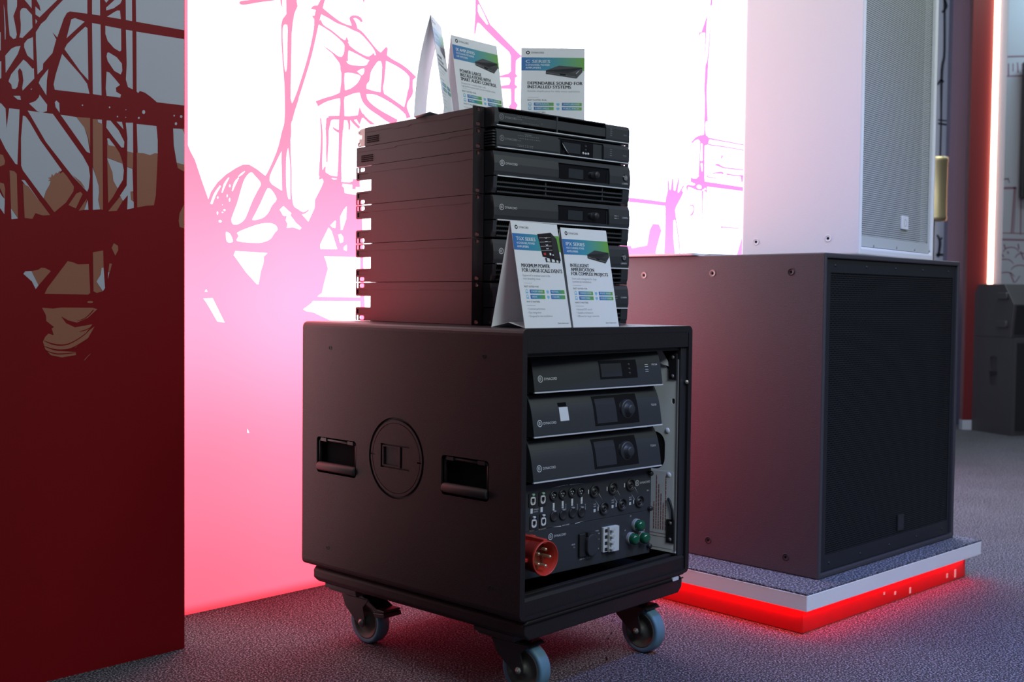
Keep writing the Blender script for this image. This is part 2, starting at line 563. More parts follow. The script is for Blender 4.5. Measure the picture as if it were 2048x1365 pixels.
# ---- unlit red panel, nearest on the left
wl = structure('wall_left', WALL)
MB().box(-3.2, 0.0, 0.0, 0.05, 0.0, 2.9).build('red_panel', M['print_red'], wl)
PR = Print(WALL, 0.0)
R1, R2, R3, R4, R5 = (0, 0, 6.205), (180, 0, 6.205), (0, 200, 5.25), (180, 200, 5.25), (0, 460, 4.55)
for v, cells in ((R1, [
    [(90, -25), (212, -25), (210, 80), (165, 200), (190, 320), (208, 430), (195, 475), (165, 485), (120, 440), (105, 300), (92, 120)],
    [(45, 50), (55, 120), (70, 350), (68, 490), (60, 490), (55, 300)],
    [(285, -25), (391, -25), (392, 105), (340, 40)],
    [(250, 140), (265, 110), (290, 98), (325, 105), (397, 185), (403, 345), (280, 470), (240, 465), (255, 400), (258, 300), (250, 220)],
    [(440, -25), (735, -25), (490, 215), (440, 180), (438, 80), (505, 140), (490, 70)],
    [(440, 235), (462, 265), (442, 298)],
    [(805, -25), (1083, -25), (1083, 170), (870, 142), (830, 160), (790, 230), (710, 465), (650, 400), (697, 490), (650, 660), (535, 790), (530, 860), (465, 925), (445, 500), (445, 400), (510, 295), (570, 245), (620, 170)],
    [(885, 240), (930, 225), (1050, 268), (825, 475)],
    [(1060, 330), (1085, 350), (1095, 995), (1000, 890), (800, 610), (830, 550), (960, 420)],
    [(770, 670), (1000, 930), (1080, 1040), (1110, 1165), (680, 1115), (665, 1050), (690, 930)],
    [(408, 460), (415, 750), (340, 690), (300, 590), (300, 540), (340, 490)],
    [(255, 570), (220, 670), (70, 905), (65, 690), (140, 605), (190, 580)],
    [(290, 740), (330, 770), (400, 850), (420, 850), (425, 975), (280, 1125), (275, 1090), (290, 1000), (275, 890), (245, 845), (222, 880), (232, 1000), (215, 1080), (190, 1105), (150, 1100), (140, 1050), (105, 1010), (140, 920)],
    [(600, 855), (580, 1000), (575, 1185), (480, 1030), (500, 980)],
    [(490, 1175), (585, 1300), (580, 1380), (520, 1400), (460, 1380), (360, 1285), (440, 1255), (480, 1210)],
    [(165, 1190), (250, 1190), (258, 1240), (215, 1235)],
    [(700, 1248), (735, 1280), (740, 1400), (690, 1330), (680, 1270)],
    [(-25, 770), (15, 760), (15, 970), (-25, 990)], [(-25, 400), (8, 400), (8, 630), (-25, 600)],
    [(375, 1105), (400, 1100), (390, 1117)]]),
    (R2, [
    [(25, -25), (123, -25), (125, 192), (25, 178)], [(165, -25), (250, -25), (200, 35)],
    [(330, -25), (408, -25), (375, 45), (290, 105), (200, 130), (200, 95)],
    [(210, 208), (300, 150), (340, 130), (372, 133), (382, 237)], [(442, -25), (520, -25), (522, 262), (445, 248)],
    [(568, -25), (1168, -25), (1168, 375), (572, 270)], [(25, 285), (130, 305), (143, 1185), (35, 1168)],
    [(190, 320), (385, 358), (387, 625), (370, 640), (300, 600), (220, 510), (190, 420)],
    [(215, 655), (235, 652), (330, 710), (395, 790), (400, 880), (380, 925), (300, 880), (220, 760), (205, 700)],
    [(205, 890), (240, 900), (310, 980), (372, 1055), (320, 1090), (325, 1140), (385, 1175), (375, 1212), (205, 1190), (195, 1100)],
    [(445, 370), (525, 383), (530, 1110), (470, 1080), (445, 990), (455, 800)],
    [(575, 393), (1168, 487), (1168, 1310), (830, 1270), (750, 1200), (680, 1150), (620, 1130), (595, 1155), (578, 1135)]]),
    (R3, [
    [(-25, 40), (10, 35), (58, 90), (68, 300), (95, 88), (205, 100), (195, 350), (182, 680), (160, 670), (60, 520), (-25, 350)],
    [(240, 165), (270, 175), (310, 230), (420, 420), (650, 740), (560, 800), (530, 880), (480, 960), (458, 1035), (240, 740), (222, 690), (220, 400)],
    [(290, 112), (555, 147), (870, 590), (930, 700), (945, 800), (930, 930), (915, 965), (760, 800), (480, 440)],
    [(635, 155), (800, 180), (885, 290), (920, 400), (945, 560), (910, 545)],
    [(225, 840), (260, 845), (300, 900), (430, 1085), (350, 1030), (270, 900)], [(920, 1050), (928, 1155), (885, 1155)],
    [(115, 1140), (188, 1245), (120, 1255)], [(-25, 930), (20, 1010), (50, 1040), (45, 1200), (-25, 1100)]]),
    (R4, [
    [(80, 205), (125, 208), (125, 250), (85, 235)], [(175, 215), (215, 217), (300, 320), (360, 440), (355, 500), (330, 500), (250, 400), (170, 290)],
    [(278, 228), (335, 232), (352, 310)], [(375, 240), (450, 240), (452, 555), (390, 540), (392, 400)],
    [(490, 252), (697, 275), (710, 420), (710, 565), (680, 560), (630, 580), (500, 555)], [(180, 405), (200, 405), (265, 490), (190, 475)],
    [(180, 610), (340, 670), (355, 740), (345, 840), (290, 930), (240, 850), (240, 790), (190, 650)],
    [(390, 705), (445, 725), (452, 960), (425, 965), (430, 1050), (458, 1070), (460, 1135), (390, 1150), (397, 1000), (345, 1062), (315, 1005), (385, 900)],
    [(873, 300), (965, 305), (990, 345), (990, 680), (910, 660), (880, 480)],
    [(28, 710), (60, 800), (90, 900), (95, 990), (85, 1050), (105, 1150), (30, 1155)]]),
    (R5, [
    [(212, 400), (230, 378), (285, 375), (350, 505), (325, 540), (290, 470)], [(925, 345), (942, 345), (955, 530), (935, 560), (878, 470), (915, 410)],
    [(985, 385), (995, 385), (982, 450)]])):
    for c in cells:
        PR.blob(0, v, c, soft=False)
for x, y, r in ((563, 128, 17), (957, 175, 13), (902, 250, 13), (512, 188, 10), (205, 78, 8), (883, 165, 8), (377, 103, 5), (375, 183, 5), (288, 175, 7), (640, 878, 5)):
    PR.dot(0, R4, x, y, r, r * 1.25)
PR.dot(0, R1, 1023, 1307, 9)
for v, cells in ((R3, [
    [(460, 1035), (480, 960), (520, 890), (530, 850), (505, 850), (528, 830), (500, 820), (535, 812), (545, 775), (560, 800), (590, 760), (600, 785), (622, 740), (630, 775), (660, 755), (700, 800), (775, 910), (770, 960), (690, 1080), (570, 1180)],
    [(240, 880), (300, 910), (380, 1020), (440, 1095), (525, 1210), (450, 1215), (370, 1190), (340, 1250), (258, 1240)],
    [(100, 740), (150, 750), (175, 780), (188, 1240), (115, 1140)], [(800, 180), (945, 190), (945, 500), (920, 380), (885, 290)],
    [(845, 965), (865, 990), (795, 1140), (718, 1105), (800, 985)], [(912, 1035), (885, 1155), (825, 1165)],
    [(-25, 560), (30, 580), (52, 640), (45, 680), (-25, 710)], [(-25, 860), (40, 880), (52, 930), (50, 1040), (0, 930)],
    [(760, 790), (800, 820), (850, 860), (895, 930), (860, 905)]]),
    (R4, [
    [(28, 200), (80, 203), (84, 240), (130, 252), (135, 1155), (105, 1150), (85, 1050), (95, 960), (88, 890), (30, 700)],
    [(180, 440), (195, 475), (265, 490), (310, 560), (345, 670), (180, 608)], [(180, 620), (235, 760), (245, 850), (290, 930), (240, 1020), (190, 1085)],
    [(390, 540), (452, 555), (450, 722), (388, 700)], [(490, 555), (560, 560), (630, 580), (680, 560), (710, 562), (690, 1000), (670, 1108), (600, 1110), (495, 1130)],
    [(320, 1010), (340, 1065), (280, 1165), (190, 1170)], [(910, 662), (990, 680), (990, 755), (920, 715)], [(985, 1100), (990, 1350), (940, 1335), (930, 1270), (940, 1190)],
    [(430, 960), (450, 960), (455, 1065), (430, 1050)], [(965, 303), (990, 303), (990, 345)]]),
    (R5, [
    [(285, 375), (345, 365), (375, 345), (410, 348), (462, 375), (350, 505)], [(615, 285), (660, 295), (710, 315), (808, 312), (820, 575), (800, 590), (405, 582), (430, 530)],
    [(845, 205), (938, 188), (942, 345), (925, 345), (915, 410), (878, 470), (930, 560), (880, 575), (850, 560)], [(1035, 122), (1072, 145), (1075, 185), (1048, 235), (1015, 165)],
    [(995, 305), (1018, 310), (1000, 380), (985, 380)],
    [(382, 710), (480, 717), (560, 708), (840, 710), (885, 722), (800, 800), (700, 845), (620, 825), (555, 788), (600, 850), (680, 888), (840, 860), (780, 940), (680, 1010), (860, 880), (800, 985), (690, 1070), (560, 1105), (690, 1112), (690, 1140), (560, 1162), (460, 1140), (410, 1085), (390, 1020), (410, 975), (440, 945), (488, 960), (470, 900), (490, 885), (420, 830), (418, 780)]])):
    for c in cells:
        PR.blob(1, v, c, soft=False)
PR.dot(1, R5, 820, 657, 28, 10)
PR.stroke(1, R5, [(765, 1190, 5), (790, 1160, 5), (822, 1128, 3)])
for st_ in ([(400, 1010, 4), (500, 1045, 13), (620, 1040, 10), (760, 960, 7), (850, 870, 3)], [(400, 1060, 4), (520, 1095, 15), (650, 1080, 12), (800, 990, 6)],
            [(420, 1100, 4), (520, 1130, 11), (690, 1118, 6)], [(700, 832, 3), (780, 800, 8), (850, 730, 10)], [(720, 925, 3), (770, 915, 8), (820, 890, 4)]):
    PR.stroke(2, R5, st_)
for k, (nm, m_) in enumerate((('pale_print', 'print_grey'), ('tan_print', 'print_tan'), ('red_print', 'print_red'))):
    PR.mb[k].build(nm, M[m_], wl)

# ---- the backlit wall behind: white fabric, red ink
wk = structure('wall_back', WALL)
MB().box(-0.2, 3.95, LIT, LIT + 0.12, 0.0, 2.9).build('white_fabric', M['lit_white'], wk)
PB = Print(WALL, LIT, 0.9)
Z1, Z2, Z3, Z4 = (460, 0, 5.6875), (600, 0, 5.25), (460, 200, 5.25), (370, 320, 4.136)
Z5, Z6, Z7, Z8 = (920, 0, 5.686), (1250, 0, 5.46), (1250, 240, 4.877), (370, 640, 5.25)
PX = (0, 0, 1.0)
PB.blob(0, PX, [(340, -60), (374.5, -60), (375, 290), (380, 303), (389, 320), (403, 362), (416, 399), (422, 385), (435, 366), (452, 350), (472, 337), (486, 330), (498, 330), (513, 339), (531, 353), (538, 362), (544, 370), (563, 382), (571, 386), (574, 398), (581, 399), (583, 411), (601, 427.6), (607.6, 434.3), (617, 444), (629.5, 417), (630.5, 400), (643, 375), (647.6, 364), (645, 357), (638, 359.6), (640, 348.6), (651, 345.7), (662, 352), (683, 355), (682, 364), (687.6, 377), (689, 387), (722, 392), (730, 640), (1100, 640), (1100, 490), (1262, 492), (1310, 640), (1800, 640), (1800, 960), (640, 1182), (340, 1250)], soft=False)
PB.blob(0, Z1, [(110, 30), (130, 15), (250, 0), (540, -45), (510, -2), (350, 20), (170, 50), (120, 45)])
PB.blob(0, Z1, [(640, -60), (643, 80), (645, 160), (600, 220), (585, 290), (588, 480), (600, 680), (612, 820), (624, 1000), (628, 1365), (690, 1365), (684, 1230), (685, 1100), (690, 800), (697, 400), (710, 260), (730, 150), (765, 70), (755, 20), (760, -60)], soft=False)
PB.blob(0, Z1, [(572, -40), (590, -40), (588, 50), (597, 90), (582, 55)], soft=False)
PB.stroke(0, Z1, [(1085, -60, 38), (1055, 0, 38), (1018, 100, 60), (992, 200, 58), (976, 320, 36), (940, 500, 30), (890, 700, 30), (820, 930, 30), (760, 1110, 34), (700, 1260, 50), (665, 1365, 80)])
PB.blob(0, Z1, [(1020, 60), (950, 68), (918, 98), (975, 110), (990, 150), (1015, 120)], soft=False)
PB.blob(0, Z1, [(978, 180), (932, 177), (970, 235)], soft=False)
for st_ in ([(205, 95, 50), (240, 125, 52), (300, 165, 38), (400, 232, 24), (480, 266, 14), (560, 298, 30), (640, 342, 20), (720, 430, 14), (790, 520, 18), (830, 580, 60)],
            [(575, 300, 50), (562, 245, 42), (538, 190, 30), (580, 175, 20), (625, 195, 24), (650, 232, 14)],
            [(195, 225, 55), (240, 270, 14), (330, 330, 12), (430, 412, 14), (490, 470, 44), (482, 560, 36), (470, 640, 60)],
            [(490, 490, 50), (560, 532, 26), (640, 577, 18), (720, 612, 30), (790, 590, 70)],
            [(890, 600, 50), (960, 642, 36), (1050, 692, 36), (1130, 752, 36), (1200, 830, 50)],
            [(1168, 800, 30), (1165, 900, 30), (1155, 980, 50), (1120, 1070, 16), (1110, 1140, 24), (1140, 1240, 40)],
            [(870, 600, 60), (880, 680, 34), (876, 760, 26), (870, 850, 22), (860, 920, 16), (865, 1000, 34)],
            [(690, 960, 50), (780, 975, 28), (860, 1000, 40), (960, 1060, 34), (1060, 1130, 36), (1120, 1180, 44)],
            [(660, 965, 60), (680, 1050, 50), (740, 1120, 50), (840, 1190, 50), (920, 1240, 60), (1010, 1290, 60)],
            [(452, 730, 30), (449, 850, 24), (445, 980, 46), (440, 1100, 28), (438, 1220, 44), (430, 1365, 40)],
            [(175, 1092, 52), (260, 1052, 36), (360, 1022, 34), (450, 992, 54), (560, 950, 52), (640, 900, 70)],
            [(300, 1248, 50), (350, 1237, 30), (430, 1238, 34), (520, 1243, 36), (620, 1228, 30), (680, 1215, 30)],
            [(300, 1245, 44), (295, 1300, 36), (285, 1365, 30)], [(540, 1250, 24), (570, 1290, 22), (625, 1345, 18)], [(505, 1240, 24), (518, 1310, 14), (515, 1365, 8)]):
    PB.stroke(0, Z2, st_)
for b in ([(645, -40), (668, 28), (692, -40)], [(490, 385), (470, 440), (510, 440)], [(215, 458), (300, 520), (400, 595), (440, 600), (470, 640), (470, 740), (440, 740), (415, 660), (340, 560)],
          [(440, 600), (480, 560), (482, 640), (520, 680), (600, 692), (690, 690), (720, 650), (760, 600), (800, 580), (830, 570), (880, 570), (920, 600), (860, 640), (820, 640), (780, 690), (740, 760), (725, 850), (700, 880), (695, 930), (720, 960), (690, 985), (640, 970), (560, 980), (460, 1010), (445, 960), (520, 940), (600, 880), (635, 820), (635, 795), (590, 775), (500, 760), (440, 770), (425, 690)],
          [(845, 560), (890, 510), (905, 492), (918, 510), (910, 590), (880, 620), (830, 600)],
          [(628, 1120), (650, 1190), (720, 1260), (790, 1310), (740, 1305), (655, 1225), (640, 1260), (625, 1310), (600, 1260)]):
    PB.blob(0, Z2, b, soft=len(b) > 10)
for st_ in ([(605, -10, 54), (618, 100, 76), (605, 250, 66), (578, 350, 66), (530, 500, 42), (470, 640, 28), (405, 780, 30), (380, 840, 70)], [(705, -20, 30), (660, 90, 46), (620, 210, 60)],
            [(605, 250, 60), (598, 380, 76), (568, 560, 46), (565, 760, 36), (570, 950, 40), (580, 1070, 70)],
            [(610, 380, 40), (628, 560, 10), (640, 760, 6), (640, 960, 8), (655, 1110, 16), (700, 1165, 36), (770, 1190, 14), (828, 1155, 4)],
            [(950, 190, 4), (962, 330, 10), (962, 480, 14), (954, 650, 20), (952, 800, 34)], [(1045, 190, 44), (1022, 280, 26), (1022, 430, 18), (1018, 560, 12), (1017, 655, 3)],
            [(1178, 0, 28), (1175, 170, 44), (1165, 300, 36), (1157, 500, 26), (1151, 700, 28), (1148, 830, 40)], [(1080, 290, 4), (1110, 315, 14), (1150, 335, 22)],
            [(1000, 700, 4), (985, 760, 30), (1010, 800, 40)], [(1260, 870, 10), (1330, 880, 60), (1365, 880, 60)], [(1150, 868, 10), (1280, 880, 14)], [(1310, 830, 30), (1300, 940, 30)]):
    PB.stroke(0, Z3, st_)
PB.blob(0, Z5, [(178, -60), (190, -60), (215, 40), (200, 60), (200, 130), (220, 180), (300, 280), (340, 280), (430, 370), (655, 600), (700, 640), (655, 670), (635, 690), (630, 840), (655, 870), (625, 885), (622, 960), (655, 990), (622, 1015), (620, 1150), (655, 1195), (635, 1240), (620, 1290), (570, 1250), (556, 1215), (582, 1180), (582, 1040), (575, 1010), (465, 1005), (465, 980), (560, 965), (575, 920), (560, 880), (455, 880), (455, 865), (550, 840), (580, 810), (580, 640), (560, 590), (440, 480), (300, 345), (225, 265), (200, 255), (188, 280), (172, 385), (163, 390), (165, 330), (178, 150)], soft=False)
PB.stroke(0, Z5, [(195, -40, 4), (205, 10, 6), (270, 140, 5), (335, 280, 12)])
for b in ([(945, -60), (960, -60), (948, 68), (930, 65)], [(905, 135), (895, 200), (888, 290), (885, 365), (870, 356), (845, 355), (822, 368), (818, 435), (808, 350), (835, 350), (870, 250)]):
    PB.blob(0, Z6, b, soft=False)
for st_ in ([(882, 350, 10), (878, 480, 5), (875, 600, 3)], [(930, 320, 3), (918, 500, 6), (903, 660, 10), (893, 720, 26), (886, 850, 26), (879, 980, 22), (882, 1080, 18), (883, 1200, 24), (885, 1330, 32)]):
    PB.stroke(0, Z6, st_)
for st_ in ([(790, -20, 30), (780, 20, 10), (776, 80, 7), (780, 150, 16)], [(810, 180, 12), (1000, 215, 8), (1170, 247, 7)], [(810, 240, 9), (1000, 268, 7), (1170, 298, 6)], [(766, 230, 18), (766, 400, 15), (765, 560, 16)],
            [(737, 200, 8), (732, 300, 5), (730, 420, 8), (735, 540, 36)], [(728, 412, 16), (765, 412, 16)], [(756, 690, 12), (755, 800, 6), (752, 970, 3)], [(875, 440, 6), (910, 440, 18), (970, 467, 10), (1165, 489, 8)],
            [(985, 528, 14), (1060, 540, 8), (1165, 548, 14)], [(1140, 545, 24), (1142, 612, 8)], [(850, 520, 3), (940, 515, 16), (960, 530, 10)], [(805, 530, 4), (806, 555, 7), (890, 570, 4)], [(952, 343, 16), (935, 380, 5)],
            [(35, 780, 38), (200, 797, 36), (405, 823, 32)], [(625, 830, 6), (660, 835, 10), (672, 870, 6), (655, 920, 14), (630, 930, 8)], [(930, 1045, 14), (1000, 1050, 8), (1112, 1058, 8)], [(770, 690, 14), (800, 692, 8)], [(795, 655, 6), (792, 715, 5)]):
    PB.stroke(0, Z7, st_)
for b in ([(735, 150), (780, 145), (805, 160), (822, 185), (810, 240), (775, 250), (735, 215), (715, 190), (690, 195), (660, 220), (650, 250), (652, 210), (690, 170)],
          [(722, 515), (768, 515), (777, 600), (820, 608), (1165, 660), (1165, 697), (800, 650), (745, 690), (700, 685), (660, 665), (615, 652), (602, 735), (598, 650), (610, 632), (650, 640), (680, 640), (685, 622), (640, 605), (642, 560), (665, 572), (700, 572), (722, 545)],
          [(418, 590), (427, 590), (432, 680), (448, 682), (461, 570), (469, 570), (472, 685), (490, 695), (524, 562), (530, 562), (514, 690), (522, 715), (574, 630), (578, 635), (552, 690), (570, 700), (545, 760), (500, 840), (487, 880), (500, 980), (530, 1180), (540, 1340), (380, 1340), (395, 1050), (395, 830), (400, 760), (418, 690)],
          [(240, 1080), (270, 1015), (330, 1020), (355, 1080), (320, 1200), (300, 1280), (300, 1340), (30, 1340), (30, 1262), (215, 1225)], [(1145, 1120), (1150, 1335), (1085, 1335)]):
    PB.blob(0, Z7, b, soft=False)
# white let into the ink
PB.blob(1, Z1, [(595, 340), (610, 282), (640, 277), (658, 310), (656, 500), (652, 740), (640, 815), (625, 812), (612, 740), (598, 500)])
PB.blob(1, Z2, [(600, 745), (670, 715), (675, 760), (650, 795), (615, 770)])
for c in ([(470, 210), (500, 140), (545, 100), (580, 130), (630, 195), (600, 260), (560, 340), (520, 440), (490, 500), (440, 535), (395, 535), (380, 495), (400, 430), (430, 350)],
          [(670, 250), (690, 232), (720, 250), (760, 325), (720, 380), (690, 440), (640, 485), (555, 500), (580, 440), (620, 360)],
          [(430, 600), (520, 560), (610, 530), (690, 520), (745, 535), (768, 575), (740, 610), (710, 655), (660, 680), (590, 690), (430, 675), (440, 630)], [(335, 600), (355, 597), (380, 620), (398, 678), (345, 680)]):
    PB.blob(1, Z4, c)
for c in ([(415, 752), (680, 768), (655, 800), (650, 860), (630, 920), (610, 1030), (590, 1030), (500, 930), (400, 790)], [(175, 1068), (188, 1092), (160, 1092)], [(150, 1145), (230, 1143), (330, 1345), (265, 1340), (190, 1210), (165, 1170)],
          [(780, 410), (815, 380), (880, 440), (875, 460), (920, 520), (965, 560), (950, 580), (890, 560), (840, 565), (845, 530), (830, 500), (840, 465), (810, 465), (790, 430)], [(1200, 540), (1240, 500), (1250, 510), (1245, 565), (1215, 560)],
          [(1280, 470), (1310, 410), (1340, 385), (1335, 490), (1305, 580), (1285, 580)], [(1185, 558), (1215, 590), (1260, 740), (1120, 742), (1115, 700)], [(1265, 620), (1290, 610), (1312, 640), (1310, 680), (1280, 690)], [(1310, 720), (1340, 700), (1340, 755), (1310, 745)],
          [(1150, 795), (1450, 805), (1450, 1140), (1095, 1135), (1130, 1100), (1150, 1010), (1180, 900), (1160, 830)], [(975, 1235), (1030, 1195), (1060, 1165), (1450, 1168), (1450, 1340), (1200, 1330), (1060, 1265), (1000, 1255)],
          [(1210, 148), (1262, 155), (1230, 168)], [(1295, 210), (1345, 205), (1345, 270), (1318, 275), (1315, 235)]):
    PB.blob(1, Z4, c, soft=False)
for st_ in ([(305, 272, 10), (330, 200, 20), (362, 148, 10)], [(217, 365, 20), (250, 280, 22), (292, 215, 14)], [(390, 258, 10), (415, 190, 22), (442, 148, 10)], [(440, 140, 8), (470, 115, 16), (494, 95, 8)]):
    PB.stroke(1, Z4, st_)
for x, y, a, b in ((370, 215, 10, 16), (348, 298, 8, 16), (368, 330, 9, 20), (308, 372, 7, 6), (326, 415, 12, 12), (310, 435, 10, 8), (268, 440, 9, 18), (290, 508, 16, 14), (270, 312, 9, 14)):
    PB.dot(1, Z4, x, y, a, b)
PB.blob(1, Z8, [(655, 1140), (678, 1188), (650, 1188)], False)
PB.blob(1, Z7, [(695, 650), (715, 633), (742, 640), (745, 668), (715, 674)])
PB.blob(1, Z7, [(470, 985), (490, 975), (520, 1170), (530, 1335), (490, 1335), (470, 1150)], False)
PB.mb[0].build('red_ink', M['lit_red'], wk)
PB.mb[1].build('white_cutouts', M['lit_white'], wk)

# ---- far background on the right
FAR = Frame(2.55, 6.85, 0, 0.0)
wr = structure('wall_right', FAR)
MB().box(-0.4, 4.5, 1.1, 1.16, 0, 3.4).build('plaster', M['wall_grey'], wr)
PW_ = Print(FAR, 1.1)
FX = (0, 0, 1.0)
for x0, y0, x1, y1, w in ((2003, 114, 2070, 112, 3.5), (2001, 153, 2070, 151, 3.0), (2010, 128, 2009, 152, 3.5), (2017, 127, 2017, 152, 3), (2026, 127, 2026, 143, 2.5), (2035, 125, 2036, 146, 3), (2044, 127, 2045, 143, 2.5),
                          (1998, 362, 2018, 357, 2), (1998, 359, 2016, 358, 2), (2016, 358, 2019, 366, 2), (1994, 377, 2032, 376, 4.5), (2029, 374, 2023, 466, 3), (2032, 374, 2027, 466, 2), (2042, 395, 2041, 470, 2.5), (1992, 466, 2070, 468, 2),
                          (1992, 479, 2070, 481, 4), (2008, 489, 2011, 499, 3), (2036, 488, 2038, 499, 3), (2015, 503, 2017, 508, 3), (2004, 508, 2007, 515, 3), (1994, 526, 2000, 537, 3), (2041, 503, 2048, 520, 3), (2020, 545, 2028, 566, 3), (2030, 566, 2040, 552, 2)):
    PW_.stroke(0, FX, [(x0, y0, w), ((x0 + x1) / 2, (y0 + y1) / 2, w), (x1, y1, w)])
for cx, cy, r in ((2022, 500, 16), (2045, 512, 15), (2010, 524, 17), (2040, 536, 18), (2012, 550, 17)):
    PW_.stroke(0, FX, [(cx - r, cy + 4, 1.6), (cx - r * .6, cy - 3, 2.2), (cx, cy - 5, 2.4), (cx + r * .6, cy - 3, 2.2), (cx + r, cy + 4, 1.6)])
PW_.mb[0].build('line_print', M['wall_line'], wr)

tr1 = structure('trim_1', FAR)                                     # red corner column with a light strip down its edge
a = FAR.on_y(0.0, 1931, 600).x; b = FAR.on_y(0.0, 1972, 600).x; c = FAR.on_y(0.0, 1990, 600).x
MB().box(a, b + .006, 0, 0.05, 0.06, 3.4).build('red_board', M['red_panel'], tr1, 0.003)
MB().box(b + .006, b + 0.026, -0.030, 0.05, 0.03, 3.4).build('light_strip', M['led_warm'], tr1)
MB().box(b + 0.026, b + 0.085, -0.012, 0.05, 0.0, 3.4).build('white_edge_board', M['wall_grey'], tr1, 0.002)
MB().box(a, b + 0.02, 0.0, 0.05, 0.0, 0.06).build('plinth', M['wall_grey'], tr1)
tr2 = structure('trim_2', FAR)                                     # glossy panel and the printed panel seen past the white loudspeaker
a2 = FAR.on_y(0.3, 1899, 300).x
MB().box(a2, a + 0.12, 0.3, 0.36, 0, 3.4).build('glossy_panel', M['gloss_panel'], tr2)
a3 = FAR.on_y(0.5, 1700, 300).x
MB().box(a3, a2 + 0.06, 0.5, 0.55, 0, 3.4).build('printed_panel', M['wall_grey'], tr2)
PQ = Print(FAR, 0.5)
for pts in ([(1889, -20, 5), (1889, 100, 5), (1885, 130, 6), (1883, 160, 6), (1882, 250, 4), (1880, 330, 4)], [(1884, 25, 4), (1893, 12, 5), (1885, -10, 4)], [(1876, 240, 3), (1902, 243, 3)], [(1876, 247, 4), (1902, 251, 4)],
            [(1875, 170, 4), (1882, 160, 5), (1887, 165, 4)], [(1872, 510, 5), (1896, 510, 5)], [(1874, 470, 4), (1880, 485, 6), (1876, 515, 5)], [(1882, 480, 3), (1884, 475, 4)]):
    PQ.stroke(0, FX, pts)
PQ.mb[0].build('dark_line_print', M['ink'], tr2)


# ================================================================== amplifiers
def mark(mb, x, z, y, r, word=True, mi=0):
    """ring emblem with the squared letter inside, and the name beside it"""
    mb.ring(x, z, r * 0.82, r, 'y', y, 20, mi)
    k = r * 0.42
    for a0, a1, b0, b1 in ((-k, k * .5, k * .72, k), (-k, k * .5, -k, -k * .72), (-k, -k * .72, -k, k), (k * .55, k * .85, -k * .7, k * .7), (-k * .3, -k * .05, -k * .6, k * .6)):
        mb.add([(x + a0, y, z + b0), (x + a1, y, z + b0), (x + a1, y, z + b1), (x + a0, y, z + b1)], [(0, 1, 2, 3)], mi)
    if word:
        mb.text('DYNACORD', x + r * 1.55, z - r * 0.42, r * 1.05, 'y', y, width=r * 5.2, mi=mi)


def rear_tabs(mb, x, y0, y1, h, one_u=False):
    """bracket lugs at the back: square hole, slot, pressed pocket"""
    if one_u:
        lug = [(y0, 0.002), (y1 + .004, 0.001), (y1, 0.019), (y0 + .012, 0.019), (y0 + .012, 0.027), (y1, 0.028), (y1 - .002, 0.041), (y0, 0.042)]
        hole = [stadium(y0 + .019, y0 + .028, 0.0305, 0.038, 0.003), stadium(y0 + .019, y0 + .030, 0.004, 0.0115, 0.003)]
        mb.plate(lug, hole, 'x', x, x + 0.002)
        return
    for up in (0, 1):
        def Z(z):
            return h - z if up else z
        lug = [(y0, Z(0.001)), (y1, Z(0.001)), (y1 + .001, Z(0.004)), (y1 + .001, Z(0.029)), (y1 - .003, Z(0.0315)), (y0 + .001, Z(0.0315)), (y0, Z(.032))]
        holes = [[(a, Z(b)) for a, b in stadium(y1 - .010, y1 - .0015, 0.0025, 0.0125, 0.001)], [(a, Z(b)) for a, b in stadium(y1 - .034, y1 - .014, 0.003, 0.012, 0.004)],
                 [(a, Z(b)) for a, b in stadium(y1 - .050, y1 - .005, 0.0165, 0.0272, 0.002)]]
        lg = MB().plate(lug, holes, 'x', x, x + 0.0022)
        z0, z1 = sorted((Z(.0155), Z(.0285)))
        lg.box(x + .0020, x + .0055, y1 - .052, y1 - .003, z0, z1)
        mb.append(lg)


def ear(parent, h, x0, x1):
    mb = MB()
    xs = (x0 + x1) / 2 - .001
    mb.plate([(x0, 0.0006), (x1, 0.0006), (x1, h - .0006), (x0, h - .0006)],
             [stadium(xs - .0048, xs + .0048, 0.0035, 0.0105, 0.0032), stadium(xs - .0048, xs + .0048, h - 0.0105, h - 0.0035, 0.0032)], 'y', 0.0, 0.004)
    return mb.build('rack_ear', M['chassis'], parent, 0.0006, 1)


BX0, BX1 = 0.030, 0.430


def amp_body(t, h, depth, lid_steps):
    mb = MB().box(0.020, 0.436, 0.002, depth, 0.0002, h - 0.0002)
    mb.build('chassis', M['chassis'], t, 0.0008, 1)
    # folded lid edge running down the side
    top = h - 0.0003
    pts = [(0.014, top)] + lid_steps + [(depth - .004, top)]
    for x in (0.0192, 0.436):
        MB().prism(pts, 'x', x, x + 0.0008).build('lid_flange', M['chassis'], t)
    ear(t, h, 0.0, BX0 - .004)
    ear(t, h, 0.432, 0.457)


